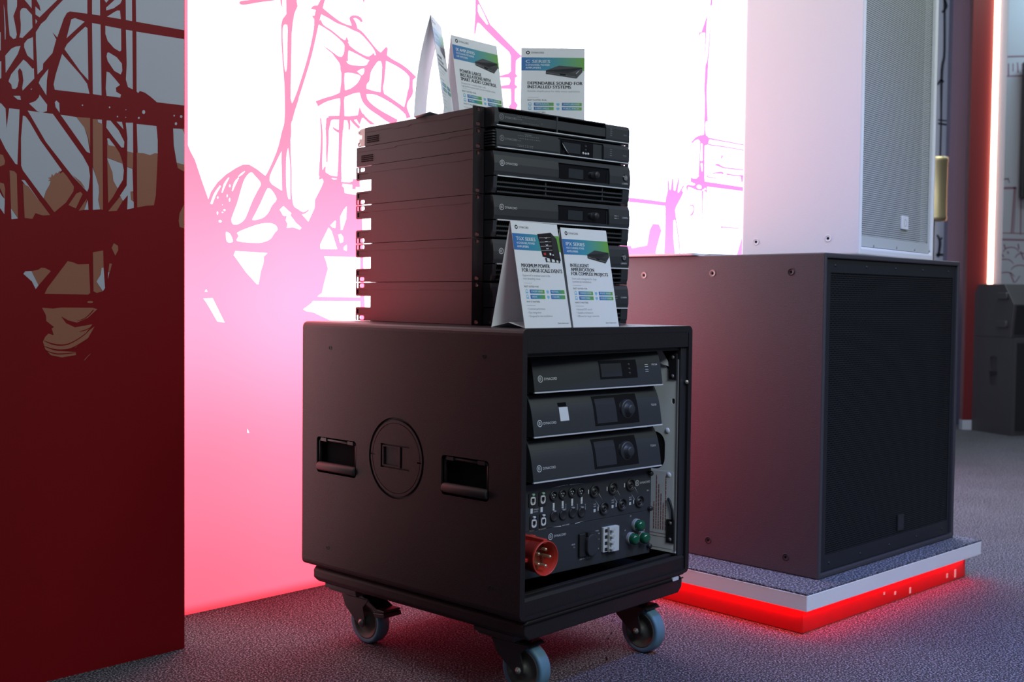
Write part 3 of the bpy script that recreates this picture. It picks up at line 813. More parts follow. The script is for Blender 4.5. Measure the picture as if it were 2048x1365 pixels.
def amp_2u(base, tag, name, button, plug):
    h = 0.0889
    t = thing('power_amplifier', tag, 'amplifier', STACK.sub(0, 0, base), 'two unit amplifiers in the open stack')
    amp_body(t, h, 0.392, [(0.014, 0.0725), (0.05, 0.0725), (0.052, 0.0715), (0.10, 0.0715), (0.102, 0.0725), (0.20, 0.0725), (0.202, 0.0715), (0.26, 0.0715), (0.262, 0.0725), (0.388, 0.0725)])
    lugs = []; rear_tabs(lugs, 0.0205, 0.392, 0.452, h)
    for lg in lugs:
        lg.build('rear_lug', M['chassis'], t, 0.0005, 1)
    # front: curved upper fascia with a sunken display bay, lower intake
    up = [(0.0, 0.0375), (-0.0285, 0.0375), (-0.0305, 0.046), (-0.0305, 0.062), (-0.0285, 0.078), (-0.0250, 0.0862), (0.0, 0.0870)]
    d0, d1 = 0.209, 0.364
    fm = MB()
    fm.prism(up, 'x', BX0, d0).prism(up, 'x', d1, BX1)
    bay = [(0.0, 0.0375), (-0.0285, 0.0375), (-0.0298, 0.0425), (-0.0235, 0.0430), (-0.0230, 0.0765), (-0.0284, 0.0770), (-0.0250, 0.0862), (0.0, 0.0870)]
    fm.prism(bay, 'x', d0, d1)
    fa = fm.build('fascia', M['fascia'], t, 0.0006, 1)
    lo = [(0.0, 0.0018), (-0.0235, 0.0018), (-0.0275, 0.012), (-0.0290, 0.0350), (0.0, 0.0350)]
    for x0, x1 in ((BX0, BX0 + .010), (BX1 - .022, BX1)):
        MB().prism(lo, 'x', x0, x1).build('end_cap', M['fascia'], t, 0.0006, 1)
    MB().box(BX0 + .010, BX1 - .022, -0.012, 0.0, 0.002, 0.0375).build('intake_back', M['void'], t)
    for z in (0.0030, 0.0135, 0.0225):
        MB().box(BX0 + .010, BX1 - .022, -0.0265 + (0.0225 - z) * -0.06, -0.020, z, z + 0.0032).build('louvre', M['fascia'], t)
    for x in (0.176, 0.346):
        MB().box(x, x + .003, -0.0245, -0.012, 0.003, 0.0375).build('louvre_post', M['fascia'], t)
    g = MB()                                             # honeycomb mesh behind the louvres
    n = 0
    for r in range(6):
        z = 0.0058 + r * 0.0052
        for q in range(64):
            x = BX0 + .012 + q * 0.0056 + (r % 2) * 0.0028
            g.add([(x, -0.0165, z), (x + .0016, -0.0165, z), (x + .0012, -0.0165, z + .0040), (x - .0004, -0.0165, z + .0040)], [(0, 1, 2, 3)])
    g.build('intake_mesh', M['fascia'], t)['kind'] = 'stuff'
    MB().box(BX0 + .009, BX1 - .0015, -0.0316, -0.027, 0.0352, 0.0376).build('trim_line', M['silver'], t)
    # display bay
    MB().box(0.212, 0.361, -0.0242, -0.0225, 0.0445, 0.0750).build('window', M['gloss'], t)
    s_ = MB().box(0.243, 0.287, -0.0250, -0.0238, 0.0480, 0.0680).build('display', M['screen'], t)
    k = MB().lathe(0.320, 0.0595, [(0.0, -0.0365), (0.0062, -0.0365), (0.0074, -0.0352), (0.0080, -0.0240), (0.0100, -0.0236)], 'y', 20).build('control_knob', M['black'], t)
    pr = MB()
    mark(pr, 0.0505, 0.0625, -0.0309, 0.0062)
    if button:
        pr.ring(0.4130, 0.0600, 0.0046, 0.0051, 'y', -0.0324, 18); pr.ring(0.4130, 0.0600, 0.0020, 0.0028, 'y', -0.0324, 12)
        MB().lathe(0.413, 0.060, [(0.0, -0.0320), (0.0070, -0.0320), (0.0085, -0.0300)], 'y', 20).build('power_button', M['gloss'], t)
        pr.text(name, 0.4220, 0.0455, 0.0052, 'y', -0.0309, 'RIGHT')
    else:
        for i, z in enumerate((0.0625, 0.0575)):
            pr.box(0.380, 0.388, -0.0308, -0.0306, z, z + .0009)
            pr.box(0.391, 0.3925, -0.0308, -0.0306, z, z + .0012)
        pr.text(name, 0.4240, 0.0585, 0.0048, 'y', -0.0309, 'RIGHT')
    pr.build('printed_lettering', M['print_pale'], t)
    return t


U = 0.0889
amp_2u(0 * U, 'bottom amplifier of the open stack, resting on the black rack case behind the leaflets', 'C1300FDi', False, 0)
amp_2u(1 * U, 'second amplifier from the bottom of the stack, its power button showing past the leaflets', 'L2800FD', True, 0)
amp_2u(2 * U, 'third amplifier from the bottom of the stack, directly above the two leaflets', 'C2800FDi', False, 0)
amp_2u(3 * U, 'top two unit amplifier of the stack, knob and power button in full view', 'L1300FD', True, 0)


def vents(t, y0, z0, step=0.0042, n=4):
    mb = MB()
    for r in range(n):
        for q in range(3):
            mb.box(0.0186, 0.0194, y0 + q * 0.0158, y0 + q * 0.0158 + 0.0138, z0 + r * step, z0 + r * step + 0.0022)
    mb.build('side_vent', M['void'], t)


# two flat units on top
h = 0.0445
t = thing('rack_processor', 'second unit from the top of the stack, slim, small display under peeling film', 'amplifier', STACK.sub(0, 0, 4 * U), 'one unit devices on top of the stack')
amp_body(t, h, 0.452, [(0.014, 0.034), (0.10, 0.034), (0.105, 0.032), (0.19, 0.032), (0.20, 0.035), (0.29, 0.035), (0.30, 0.032), (0.36, 0.032), (0.37, 0.034), (0.448, 0.034)])
vents(t, 0.385, 0.010)
prof = [(0.0, 0.002), (-0.0270, 0.002), (-0.0295, 0.010), (-0.0295, 0.034), (-0.0260, 0.0420), (0.0, 0.0430)]
bayp = [(0.0, 0.002), (-0.0270, 0.002), (-0.0280, 0.0045), (-0.0240, 0.0050), (-0.0240, 0.0392), (-0.0272, 0.0396), (-0.0260, 0.0420), (0.0, 0.0430)]
MB().prism(prof, 'x', BX0 + .006, 0.209).prism(prof, 'x', 0.345, BX1 - .003).prism(bayp, 'x', 0.209, 0.345).build('fascia', M['fascia'], t, 0.0006, 1)
for z in (0.008, 0.0138, 0.0196, 0.0254, 0.0312, 0.037):
    MB().box(BX0 - .0015, BX0 + .007, -0.0262, -0.001, z - .0012, z + .0014).build('side_rib', M['fascia'], t)
MB().box(BX0 + .008, BX1 - .004, -0.0304, -0.027, 0.0036, 0.0056).build('trim_line', M['silver'], t)
MB().box(0.2190, 0.3160, -0.0252, -0.0236, 0.0065, 0.0380).build('window', M['gloss'], t)
MB().box(0.2260, 0.2770, -0.0258, -0.0248, 0.0120, 0.0330).build('display', M['screen'], t)
for x, z in ((0.2930, 0.0300), (0.2930, 0.0225), (0.2855, 0.0150), (0.2930, 0.0145), (0.3005, 0.0150)):
    MB().lathe(x, z, [(0.0, -0.0272), (0.0016, -0.0272), (0.0026, -0.0262), (0.0028, -0.0250)], 'y', 10).build('push_button', M['silver'] if z < .02 else M['fascia'], t)
film = MB()
for i in range(13):                                                # corner of the protective film curling away
    f = i / 12
    x = 0.2185 + 0.030 * f ** 2.0; z = 0.0385 - 0.0345 * f ** 0.75
    w = 0.0050 * math.sin(math.pi * min(1, f * 1.05)) + 0.0006
    film.v += [(x, -0.0275 - 0.004 * math.sin(math.pi * f), z), (x + w, -0.0256, z + w * .7)]
    if i:
        film.f.append([2 * i - 2, 2 * i, 2 * i + 1, 2 * i - 1]); film.m.append(0); film.sm.append(True)
film.build('peeling_film', M['film'], t)
pr = MB()
mark(pr, 0.0500, 0.0235, -0.0300, 0.0060)
for r, n in ((0.0325, 12), (0.0272, 13), (0.0220, 2), (0.0135, 9), (0.0105, 9)):
    for i in range(n):
        pr.box(0.0930 + i * 0.0050, 0.0943 + i * 0.0050 + (0.0008 if i % 3 else 0), -0.0299, -0.0297, r, r + 0.0011)
pr.text('MONITORING', 0.112, 0.0352, 0.0030, 'y', -0.0299)
for z in (0.0300, 0.0255, 0.0210, 0.0165):
    pr.box(0.3640, 0.3700, -0.0299, -0.0297, z, z + .0008)
pr.text('MXE5', 0.4170, 0.0185, 0.0046, 'y', -0.0300, 'RIGHT')
pr.build('printed_lettering', M['print_dim'], t)

t = thing('slim_amplifier', 'topmost unit of the stack, slim, long dark slots across its front', 'amplifier', STACK.sub(0, 0, 4 * U + h), 'one unit devices on top of the stack')
amp_body(t, h - .0015, 0.418, [(0.014, 0.031), (0.10, 0.031), (0.105, 0.029), (0.14, 0.029), (0.145, 0.031), (0.24, 0.032), (0.25, 0.029), (0.30, 0.029), (0.31, 0.032), (0.414, 0.032)])
mb = MB(); rear_tabs(mb, 0.0200, 0.418, 0.440, h, True)
mb.build('rear_bracket', M['steel'], t, 0.0004, 1)
vents(t, 0.362, 0.0075)
solid = [(0.0, 0.0012), (-0.0275, 0.0012), (-0.0295, 0.010), (-0.0295, 0.032), (-0.0265, 0.0405), (0.0, 0.0418)]
for x0, x1 in ((BX0, BX0 + .0115), (0.352, BX1 - .003)):
    MB().prism(solid, 'x', x0, x1).build('end_block', M['fascia'], t, 0.0006, 1)
MB().box(BX0 + .0115, 0.352, -0.012, 0.0, 0.0012, 0.0412).build('slot_back', M['void'], t)
MB().prism([(-.012, 0.0122), (-0.0275, 0.0122), (-0.0275, 0.0310), (-.012, 0.0310)], 'x', BX0 + .0115, 0.352).build('fascia', M['fascia'], t, 0.0006, 1)
for y0, z0, z1 in ((-0.0275, 0.0392, 0.0415), (-0.0285, 0.0012, 0.0034)):
    MB().box(BX0 + .0115, 0.352, y0, 0.0, z0, z1).build('slot_rail', M['fascia'], t, 0.0004, 1)
MB().box(0.2030, 0.2070, -0.0282, -0.010, 0.0034, 0.0392).build('slot_post', M['fascia'], t)
MB().box(BX0 + .006, BX1 - .004, -0.0302, -0.026, 0.0034, 0.0054).build('trim_line', M['silver'], t)
pr = MB()
mark(pr, 0.0500, 0.0222, -0.0280, 0.0060)
for r, n in ((0.0262, 11), (0.0150, 12)):
    for i in range(n):
        pr.box(0.1060 + i * 0.0040, 0.1071 + i * 0.0040, -0.0279, -0.0277, r, r + 0.0012)
pr.text('ON LINE', 0.0925, 0.0255, 0.0027, 'y', -0.0279); pr.text('DIAGNOSE', 0.0925, 0.0208, 0.0027, 'y', -0.0279)
pr.text('M', 0.160, 0.0180, 0.0030, 'y', -0.0279)
for z in (0.0300, 0.0255, 0.0210, 0.0165):
    pr.box(0.3640, 0.3700, -0.0299, -0.0297, z, z + .0008)
pr.text('IX4:2', 0.4170, 0.0195, 0.0046, 'y', -0.0300, 'RIGHT')
pr.build('printed_lettering', M['print_dim'], t)


# ================================================================== folded leaflets
def product_picture(p, kind, u0, u1, v0, v1, z):
    """the little photograph of the product printed on a leaflet, as flat print in a few inks"""
    mb = MB()
    W_, H_ = u1 - u0, v1 - v0

    def q(pts, mi, k=0):
        mb.flat([(u0 + a * W_, v0 + b * H_) for a, b in pts], 'z', z + k * 0.00008, mi)
    if kind == 'rack':
        q([(0.0, .92), (.68, 1.0), (.68, .10), (.12, .18)], 0); q([(.68, 1.0), (.93, .80), (1.0, .06), (.68, .10)], 1)
        for i in range(4):
            q([(.06 + i * .01, .80 - i * .14), (.64, .84 - i * .14), (.64, .83 - i * .14), (.06 + i * .01, .79 - i * .14)], 2, 1)
            q([(.34, .83 - i * .12), (.40, .82 - i * .12), (.46, .84 - i * .12), (.46, .80 - i * .12), (.36, .79 - i * .12)], 2, 1)
        q([(.18, .30), (.30, .31), (.30, .23), (.19, .23)], 3, 1); q([(.48, .31), (.55, .31), (.55, .24), (.48, .24)], 4, 1)
        q([(.62, .28), (.67, .28), (.67, .23), (.62, .23)], 2, 1)
        for a in (.22, .45, .68, .86):
            q([(a, .14), (a + .10, .14), (a + .09, .0), (a + .03, .0)], 1)
        q([(.26, .03), (.95, .0), (.95, -.01), (.26, .015)], 1)
        mats = [M['chassis'], M['black'], M['print_pale'], M['cee_red'], M['ink_white']]
    else:
        q([(0.0, .62), (.36, 1.0), (1.0, .86), (1.0, .80), (.62, .40), (.02, .58)], 0)
        q([(0.0, .62), (.80 if kind == 'long' else .84, .38), (.80 if kind == 'long' else .84, 0.0), (0.0, .34)], 1)
        q([(.80 if kind == 'long' else .84, .38), (1.0, .86), (1.0, .50), (.80 if kind == 'long' else .84, 0.0)], 0)
        q([(.36, 1.0), (1.0, .86), (.82, .38), (0.0, .62)], 0)
        q([(.02, .45), (.82, .12), (.82, .10), (.02, .43)], 2, 1)
        q([(.38, .38), (.54, .32), (.54, .22), (.38, .28)], 3, 1)
        mats = [M['fascia'], M['black'], M['print_dim'], M['gloss']]
    mb.build('product_picture', mats, p)


def leaflet(name, label, bl, face_yaw, w, face_h, tilt, back, art, group, curl=0.0):
    """a printed sheet folded to a tent: front, back, floor flap.  bl = front lower left corner in the hall"""
    fr = Frame(bl.x, bl.y, bl.z, face_yaw)
    t = thing(name, label, 'leaflet', fr, group)
    th = 0.0006
    top_y, top_z = math.sin(tilt) * face_h, math.cos(tilt) * face_h
    front = MB().box(0, w, 0, face_h, -th, 0).build('front_panel', M['paper'], t)
    front.rotation_euler = (math.pi / 2 - tilt, 0, 0)              # local x = across, y = up the sheet, z = out of it
    base = back
    bp = MB()
    n = 8
    rows = []
    for i in range(n + 1):
        f = i / n
        bow = curl * math.sin(math.pi * f)
        rows.append((base + (top_y - base) * f + bow * .6, top_z * f + bow * .2))
    for a, b in zip(rows[:-1], rows[1:]):
        bp.add([(0, a[0], a[1]), (w, a[0], a[1]), (w, b[0], b[1]), (0, b[0], b[1]), (0, a[0] + th, a[1]), (w, a[0] + th, a[1]), (w, b[0] + th, b[1]), (0, b[0] + th, b[1])],
               [(0, 1, 2, 3), (7, 6, 5, 4), (0, 3, 7, 4), (1, 5, 6, 2)], 0, False)
    bp.build('back_panel', M['paper'], t)
    m = base * 0.5; rz = 0.010
    MB().prism([(0.001, 0.0002), (m, rz), (base - .001, 0.0002), (base - .001, 0.0008), (m, rz + .0006), (0.001, 0.0008)], 'x', 0.0, w).build('floor_flap', M['paper'], t)
    art(front, w, face_h)
    return t


def face_art(title, sub1, sub2, head, body, pills, picture, pic_box, hs, bullets, band=(0.27, 0.115)):
    def go(p, w, hh):
        z = 0.0002
        V = lambda v: hh * (1 - v)
        b = MB(); b.add([(0.002 * w, V(band[0]), z), (0.998 * w, V(band[0]), z), (0.998 * w, V(band[1]), z), (0.002 * w, V(band[1]), z)], [(0, 1, 2, 3)])
        b.build('colour_band', M['band'], p)
        dk = MB()
        r = 0.030 * w
        n = 20
        cx, cy = 0.105 * w, V(0.055)
        dk.add([(cx + r * math.cos(2 * math.pi * i / n), cy + r * math.sin(2 * math.pi * i / n), z) for i in range(n)], [list(range(n))])
        dk.text('DYNACORD', 0.16 * w, cy - 0.014 * w, 0.042 * w, 'z', z, width=0.20 * w)
        for i, ln in enumerate(head):
            for k in (0, 1, 2):                                    # struck three times over: bold
                dk.text(ln, (0.103 + 0.0028 * k) * w, V(hs[0] + i * hs[1]), hs[2] * 1.08 * w, 'z', z, width=hs[3][i] * w)
        dk.text('WHY IT MATTERS', 0.105 * w, V(0.762), 0.034 * w, 'z', z, width=0.28 * w)
        dk.box(0.105 * w, 0.28 * w, V(0.790), V(0.788), z - .0001, z)
        dk.text('BEST SUITED FOR', 0.105 * w, V(0.620), 0.034 * w, 'z', z, width=0.30 * w)
        dk.text('Scan to know more', 0.95 * w, V(0.965), 0.030 * w, 'z', z, 'RIGHT')
        dk.build('dark_lettering', M['ink'], p)
        gy = MB()
        for i, ln in enumerate(body):
            gy.text(ln, 0.105 * w, V(hs[4] + i * 0.031), 0.042 * w, 'z', z, width=0.0165 * len(ln) * w)
        for i, ln in enumerate(bullets):
            gy.text('\u2022 ' + ln, 0.105 * w, V(0.830 + i * 0.034), 0.040 * w, 'z', z, width=0.0155 * (len(ln) + 2) * w)
        gy.box(0.105 * w, 0.28 * w, V(0.582), V(0.580), z - .0001, z)
        gy.build('grey_lettering', M['ink_grey'], p)
        wh = MB()
        zz = z + 0.0001
        for k in (0, 1):
            wh.text(title, (0.07 + .003 * k) * w, V(band[1] + .064), 0.072 * w, 'z', zz, width=min(0.40, 0.048 * len(title)) * w)
        wh.text(sub1, 0.07 * w, V(band[1] + .098), 0.042 * w, 'z', zz, width=0.38 * w)
        wh.text(sub2, 0.07 * w, V(band[1] + .132), 0.042 * w, 'z', zz, width=0.24 * w)
        wh.add([(cx + r * .42 * a, cy + r * .42 * b_, zz) for a, b_ in ((-1, -1), (.2, -1), (1, -.4), (1, .4), (.2, 1), (-1, 1))], [list(range(6))])
        for k, tx in enumerate(pills):
            u = 0.205 + 0.44 * (k % 2); v = 0.640 + 0.050 * (k // 2)
            pm = MB(); pm.add([(u * w, V(v + .037), z), ((u + .31) * w, V(v + .037), z), ((u + .31) * w, V(v), z), (u * w, V(v), z)], [(0, 1, 2, 3)])
            pm.build('label_pill', M['band'], p)
            wh.text(tx, (u + .025) * w, V(v + .026), 0.036 * w, 'z', zz, width=min(.25, .019 * len(tx)) * w)
            ic = MB(); iu, iv = u - .062, v + .018
            if k % 2:
                ic.add([((iu + a) * w, V(iv + c), z) for a, c in ((-.025, -.012), (.025, -.012), (.025, .010), (-.025, .010))], [(0, 1, 2, 3)])
                ic.add([((iu + a) * w, V(iv + c), z) for a, c in ((-.012, .010), (.012, .010), (.018, .018), (-.018, .018))], [(0, 1, 2, 3)])
            else:
                ic.ring(0, 0, 0.016 * w, 0.026 * w, 'z', z, 12); m_ = len(ic.v)
                ic.v = [(x + iu * w, y + V(iv - .003), zc) for x, y, zc in ic.v]
                ic.add([((iu + a) * w, V(iv + c), z) for a, c in ((-.028, .010), (.028, .010), (.028, .018), (-.028, .018))], [(0, 1, 2, 3)])
            ic.build('pictogram', M['ink_blue'], p)
        wh.build('white_lettering', M['ink_white'], p)
        product_picture(p, picture, pic_box[0] * w, pic_box[1] * w, V(pic_box[3]), V(pic_box[2]), z + 0.0003)
    return go


def stand_at(px, py, plane_frame, y):
    return plane_frame.w(*plane_frame.on_y(y, px, py))


TOP = CASE.o.z + CH
def on_top(px, py, z):
    return hit(px, py, Vector((0, 0, z)), Vector((0, 0, 1)))


leaflet('leaflet', 'standing leaflet picturing a wheeled equipment rack, on the black case before the stack', on_top(1050, 657, TOP), 0.85, 0.140, 0.2065, 0.195, 0.085,
        face_art('TGX SERIES', '4-CHANNEL POWER', 'AMPLIFIERS', ['MAXIMUM POWER', 'FOR LARGE-SCALE EVENTS'], ['Engineered for premium sound in the', 'most demanding venues.'],
                 ['CONCERT VENUES', 'FESTIVAL', 'ARENAS', 'STADIUMS'], 'rack', (0.53, 0.97, 0.085, 0.375), (0.432, 0.044, 0.070, (0.60, 0.86), 0.516),
                 ['Consistent performance', 'Easy integration', 'Designed for fast installations']), 'leaflets on the rack case')
leaflet('leaflet', 'standing leaflet picturing a flat amplifier, on the black case before the stack', on_top(1147, 655.2, TOP), 0.775, 0.138, 0.2015, 0.195, 0.085,
        face_art('IPX SERIES', 'MULTI CHANNEL POWER', 'AMPLIFIERS', ['INTELLIGENT', 'AMPLIFICATION', 'FOR COMPLEX PROJECTS'], ['Smart audio management for large', 'commercial installations.'],
                 ['CONFERENCE CENTRES', 'SPORTS VENUES', 'THEME PARKS', 'HOUSE OF WORSHIP'], 'long', (0.50, 0.985, 0.215, 0.345), (0.395, 0.042, 0.066, (0.40, 0.50, 0.80), 0.522),
                 ['Advanced DSP control', 'Scalable architecture', 'Efficient for larger networks']), 'leaflets on the rack case')
STOP = STACK.o.z + 4 * U + 2 * h - 0.002
leaflet('leaflet', 'leaflet on the stack top standing between the end-on leaflet and the front-facing one', Vector((-0.1190, 2.547, STOP)), 0.83, 0.150, 0.2080, 0.17, 0.062,
        face_art('IX AMPLIFIERS', 'MULTICHANNEL NETWORKED', 'DSP AMPLIFIERS', ['POWER LARGE', 'INSTALLATIONS WITH', 'SMART AUDIO CONTROL'], ['Designed for complex large scale', 'high-performance sound across multiple zones.'],
                 ['RESTAURANTS', 'HOTEL LOUNGES', 'RETAIL', 'TRANSPORT'], 'long', (0.46, 0.965, 0.190, 0.335), (0.405, 0.044, 0.070, (0.46, 0.66, 0.78), 0.532),
                 ['Flexible routing', 'Compact', 'Network control'], (0.265, 0.105)), 'leaflets on the amplifier stack')
leaflet('leaflet', 'leaflet squarely facing front, its foot hidden, standing on top of the amplifier stack', Vector((0.0145, 2.668, STOP)), 0.0, 0.1500, 0.2095, 0.17, 0.075,
        face_art('C SERIES', '2-CHANNEL POWER', 'AMPLIFIERS', ['DEPENDABLE SOUND FOR', 'INSTALLED SYSTEMS'], ['Reliable amplification for daily venue operations.'],
                 ['RESTAURANTS', 'SPORTS GROUNDS', 'EVENT HALLS', 'PUBLIC SPACES'], 'wide', (0.39, 0.965, 0.205, 0.355), (0.430, 0.044, 0.066, (0.86, 0.68), 0.516),
                 ['Proven reliability', 'Easy set-up', 'Efficient'], (0.265, 0.112)), 'leaflets on the amplifier stack')
leaflet('leaflet', 'white leaflet seen end-on like a narrow tent, on top of the amplifier stack', Vector((-0.147, 2.432, STOP)), 1.43, 0.112, 0.2195, 0.158, 0.069,
        face_art('DSP SERIES', 'MULTI CHANNEL POWER', 'AMPLIFIERS', ['INTELLIGENT', 'SOLUTION', 'FOR ANY PROJECT'], ['Smart audio management for large', 'commercial installations.'],
                 ['CONFERENCE', 'SPORTS', 'THEME PARKS', 'WORSHIP'], 'long', (0.50, 0.985, 0.215, 0.345), (0.395, 0.042, 0.066, (0.40, 0.50, 0.80), 0.522),
                 ['Advanced control', 'Scalable', 'Efficient']), 'leaflets on the amplifier stack', 0.012)


# ================================================================== the rack case on casters
case = thing('rack_case', 'black wheeled rack case with an open front, carrying the amplifier stack', 'rack case', CASE)
th = 0.0134
sl = MB()
outer = stadium(0, CW, 0, CH, 0.013, 4)
inner = stadium(th, CW - th, th * .5, CH - th, 0.004, 2)
sl.plate(outer, [inner], 'y', 0.0, CD)
shell = sl.build('shell', M['case'], case, 0.005, 3, 50)
cut = []
H1, H2 = (0.4712, 0.6060, 0.2130, 0.2912), (0.0822, 0.2114, 0.2130, 0.2908)
for y0, y1, z0, z1 in (H1, H2):
    c_ = MB(); c_.prism(stadium(y0, y1, z0, z1, 0.008, 4), 'x', -0.05, 0.0135 + .02)
    cut.append(c_)
cy, cz, R_ = 0.3455, 0.2690, 0.0840
def ring_cut(r0, r1, d):
    c_ = MB()
    c_.plate([(cy + r1 * math.cos(2 * math.pi * i / 48), cz + r1 * math.sin(2 * math.pi * i / 48)) for i in range(48)],
             [[(cy + r0 * math.cos(2 * math.pi * i / 48), cz + r0 * math.sin(2 * math.pi * i / 48)) for i in range(48)]], 'x', -0.02, d)
    return c_
cut.append(ring_cut(R_ - 0.0056, R_, 0.0034))
cut.append(ring_cut(R_ - 0.0125, R_ - 0.0112, 0.0016))
for y0, y1, z0, z1 in ((0.304, 0.392, 0.2930, 0.2965), (0.304, 0.390, 0.2470, 0.2505), (0.3875, 0.3925, 0.2470, 0.2965), (0.326, 0.333, 0.2470, 0.2965), (0.338, 0.384, 0.2530, 0.2905),
                       (0.412, 0.424, 0.2700, 0.2728), (0.269, 0.281, 0.2650, 0.2680)):
    cut.append(MB().box(-0.02, 0.0026, y0, y1, z0, z1))
shell.modifiers.clear()
carve(shell, cut)
md = shell.modifiers.new('bevel', 'BEVEL'); md.width = 0.003; md.segments = 2; md.limit_method = 'ANGLE'; md.angle_limit = math.radians(50)
for i, (y0, y1, z0, z1) in enumerate((H1, H2)):
    dish = MB()
    d = 0.0165
    dish.box(0.001, d, y0 - .003, y0, z0 - .003, z1 + .003).box(0.001, d, y1, y1 + .003, z0 - .003, z1 + .003)
    dish.box(0.001, d, y0, y1, z0 - .003, z0).box(0.001, d, y0, y1, z1, z1 + .003).box(d, d + .003, y0 - .003, y1 + .003, z0 - .003, z1 + .003)
    hd = dish.build('handle_dish', M['chassis'], case, 0.0015, 1)
    bail = MB()
    e = 0.0062
    bail.tube([(0.006, y1 - e, z0 + .016), (0.006, y1 - e, z1 - .010), (0.006, y1 - e - .004, z1 - .0055), (0.006, y0 + e + .004, z1 - .0055), (0.006, y0 + e, z1 - .010), (0.006, y0 + e, z0 + .016)], 0.0034, 8)
    bail.build('handle_bail', M['fork'], hd)
    MB().cyl(0.004, z0 + .0135, y0 + .004, y1 - .004, 0.0098, 'y', 18).build('handle_grip', M['rubber'], hd, 0.002, 2)
    for k in range(2):
        yy = y0 + .022 + k * (y1 - y0 - .044)
        MB().box(0.001, 0.011, yy - .010, yy + .010, z1 - .010, z1 - .001).build('hinge_clip', M['fork'], hd, 0.001, 1)
    for k in range(3):
        yy = y0 + .030 + k * (y1 - y0 - .060) / 2
        MB().lathe(yy, z1 - .024 - .004 * (k == 1), [(0, d - .003), (0.0042, d - .003), (0.005, d)], 'x', 10).build('rivet', M['fork'], hd)
for y, z in ((0.560, 0.487), (0.098, 0.488), (0.565, 0.050), (0.075, 0.052)):
    MB().lathe(y, z, [(0.0, 0.0012), (0.0028, 0.0012), (0.0040, -0.0006), (0.0046, 0.0004)], 'x', 12).build('screw', M['fork'], case)
# front frame: cross rail on top, rails at the sides, sill and base tray
MB().prism(stadium(th + .0010, CW - th - .0010, 0.4965, CH - .0004, 0.002, 2), 'y', 0.0004, 0.020).build('front_rail', M['case'], case, 0.009, 4)
MB().box(th + .001, CW - th - .001, 0.010, 0.022, 0.4900, 0.4966).build('rail_lip', M['black'], case)
MB().box(0.5190, CW - th, 0.006, 0.60, 0.040, 0.4965).build('side_wall', M['black'], case)
iw = MB().plate([(0.010, 0.0450), (0.60, 0.0450), (0.60, 0.4700), (0.105, 0.4700), (0.045, 0.4560), (0.018, 0.4250), (0.010, 0.4250)],
                [stadium(0.042, 0.110, 0.225, 0.308, 0.026, 6), stadium(0.018, 0.026, 0.372, 0.384, 0.0035, 3)], 'x', 0.5170, 0.5188)
iw.build('inner_sheet', M['inner_white'], case)
MB().box(th, 0.0160, 0.010, 0.60, 0.030, 0.4965).build('side_wall', M['void'], case)
MB().box(th, CW - th, 0.600, 0.604, 0.02, 0.52).build('rear_wall', M['void'], case)
cr = MB()                                                            # crumpled corner of paper tucked at the top
for i, (y, z, x) in enumerate(((0.118, 0.470, .5160), (0.075, 0.495, .5100), (0.052, 0.488, .5145), (0.028, 0.452, .5155), (0.062, 0.462, .5090), (0.108, 0.452, .5160))):
    cr.v.append((x, y, z))
cr.f += [[0, 1, 4], [1, 2, 4], [2, 3, 4], [0, 4, 5]]; cr.m += [0] * 4; cr.sm += [False] * 4
cr.build('crumpled_paper', M['paper'], case)
sh = MB().box(0.5163, 0.5168, 0.018, 0.190, 0.052, 0.222).build('instruction_sheet', M['paper'], case)
ln = MB()
for k in range(15):                                                  # text running up the sheet
    y = 0.036 + k * 0.0062 + (0.010 if k > 5 else 0) + (0.008 if k > 10 else 0)
    z = 0.092; zt = 0.212 - 0.02 * ((k * 7) % 4)
    while z < zt:
        w = 0.003 + 0.007 * random.random()
        ln.box(0.5160, 0.5162, y, y + 0.0022, z, min(zt, z + w)); z += w + 0.0012
for z in (0.083, 0.076):
    ln.box(0.5160, 0.5162, 0.024, 0.185, z, z + 0.0010)
ln.build('printed_lettering', M['ink_red'], sh)
for z0, z1 in ((0.425, 0.482), (0.066, 0.118)):
    pl = MB().box(0.5138, 0.5168, 0.012, 0.034, z0, z1).build('hinge_plate', M['fork'], case, 0.001, 1)
    for z in (z0 + .008, z1 - .008):
        MB().lathe(0.023, z, [(0, 0.5122), (0.003, 0.5122), (0.0042, 0.5138)], 'x', 10).build('screw', M['steel'], pl)
MB().box(0.5150, 0.5185, 0.0095, 0.0120, 0.050, 0.470).build('edge_strip', M['steel'], case)
st_ = MB()
path = [(0.5150, 0.030, 0.164), (0.5135, 0.024, 0.158), (0.5140, 0.018, 0.140), (0.5140, 0.017, 0.118)]
st_.tube(path, 0.0028, 6); st_.build('strap_end', M['rubber'], case)
for z, y in ((0.312, 0.036), (0.215, 0.030)):
    MB().lathe(y, z, [(0, 0.5145), (0.003, 0.5145), (0.0062, 0.5160), (0.0066, 0.5168)], 'x', 12).build('white_button', M['inner_white'], case)
MB().lathe(0.536, 0.4205, [(0, -0.0030), (0.0030, -0.0030), (0.0045, -0.0010), (0.0045, 0.002)], 'y', 10).build('catch_pin', M['pin'], case)
MB().box(0.010, 0.516, 0.050, 0.600, 0.006, 0.012).build('floor_plate', M['void'], case)
sill = MB().prism([(0.003, -0.004), (0.003, 0.0340), (0.007, 0.0400), (0.012, 0.0400), (0.012, 0.034), (0.022, 0.034), (0.022, 0.0415), (0.034, 0.0415), (0.036, 0.020), (0.060, 0.012), (0.060, -0.004)], 'x', th + .0004, CW - th - .0004)
sill.build('sill', M['case'], case, 0.0015, 2)
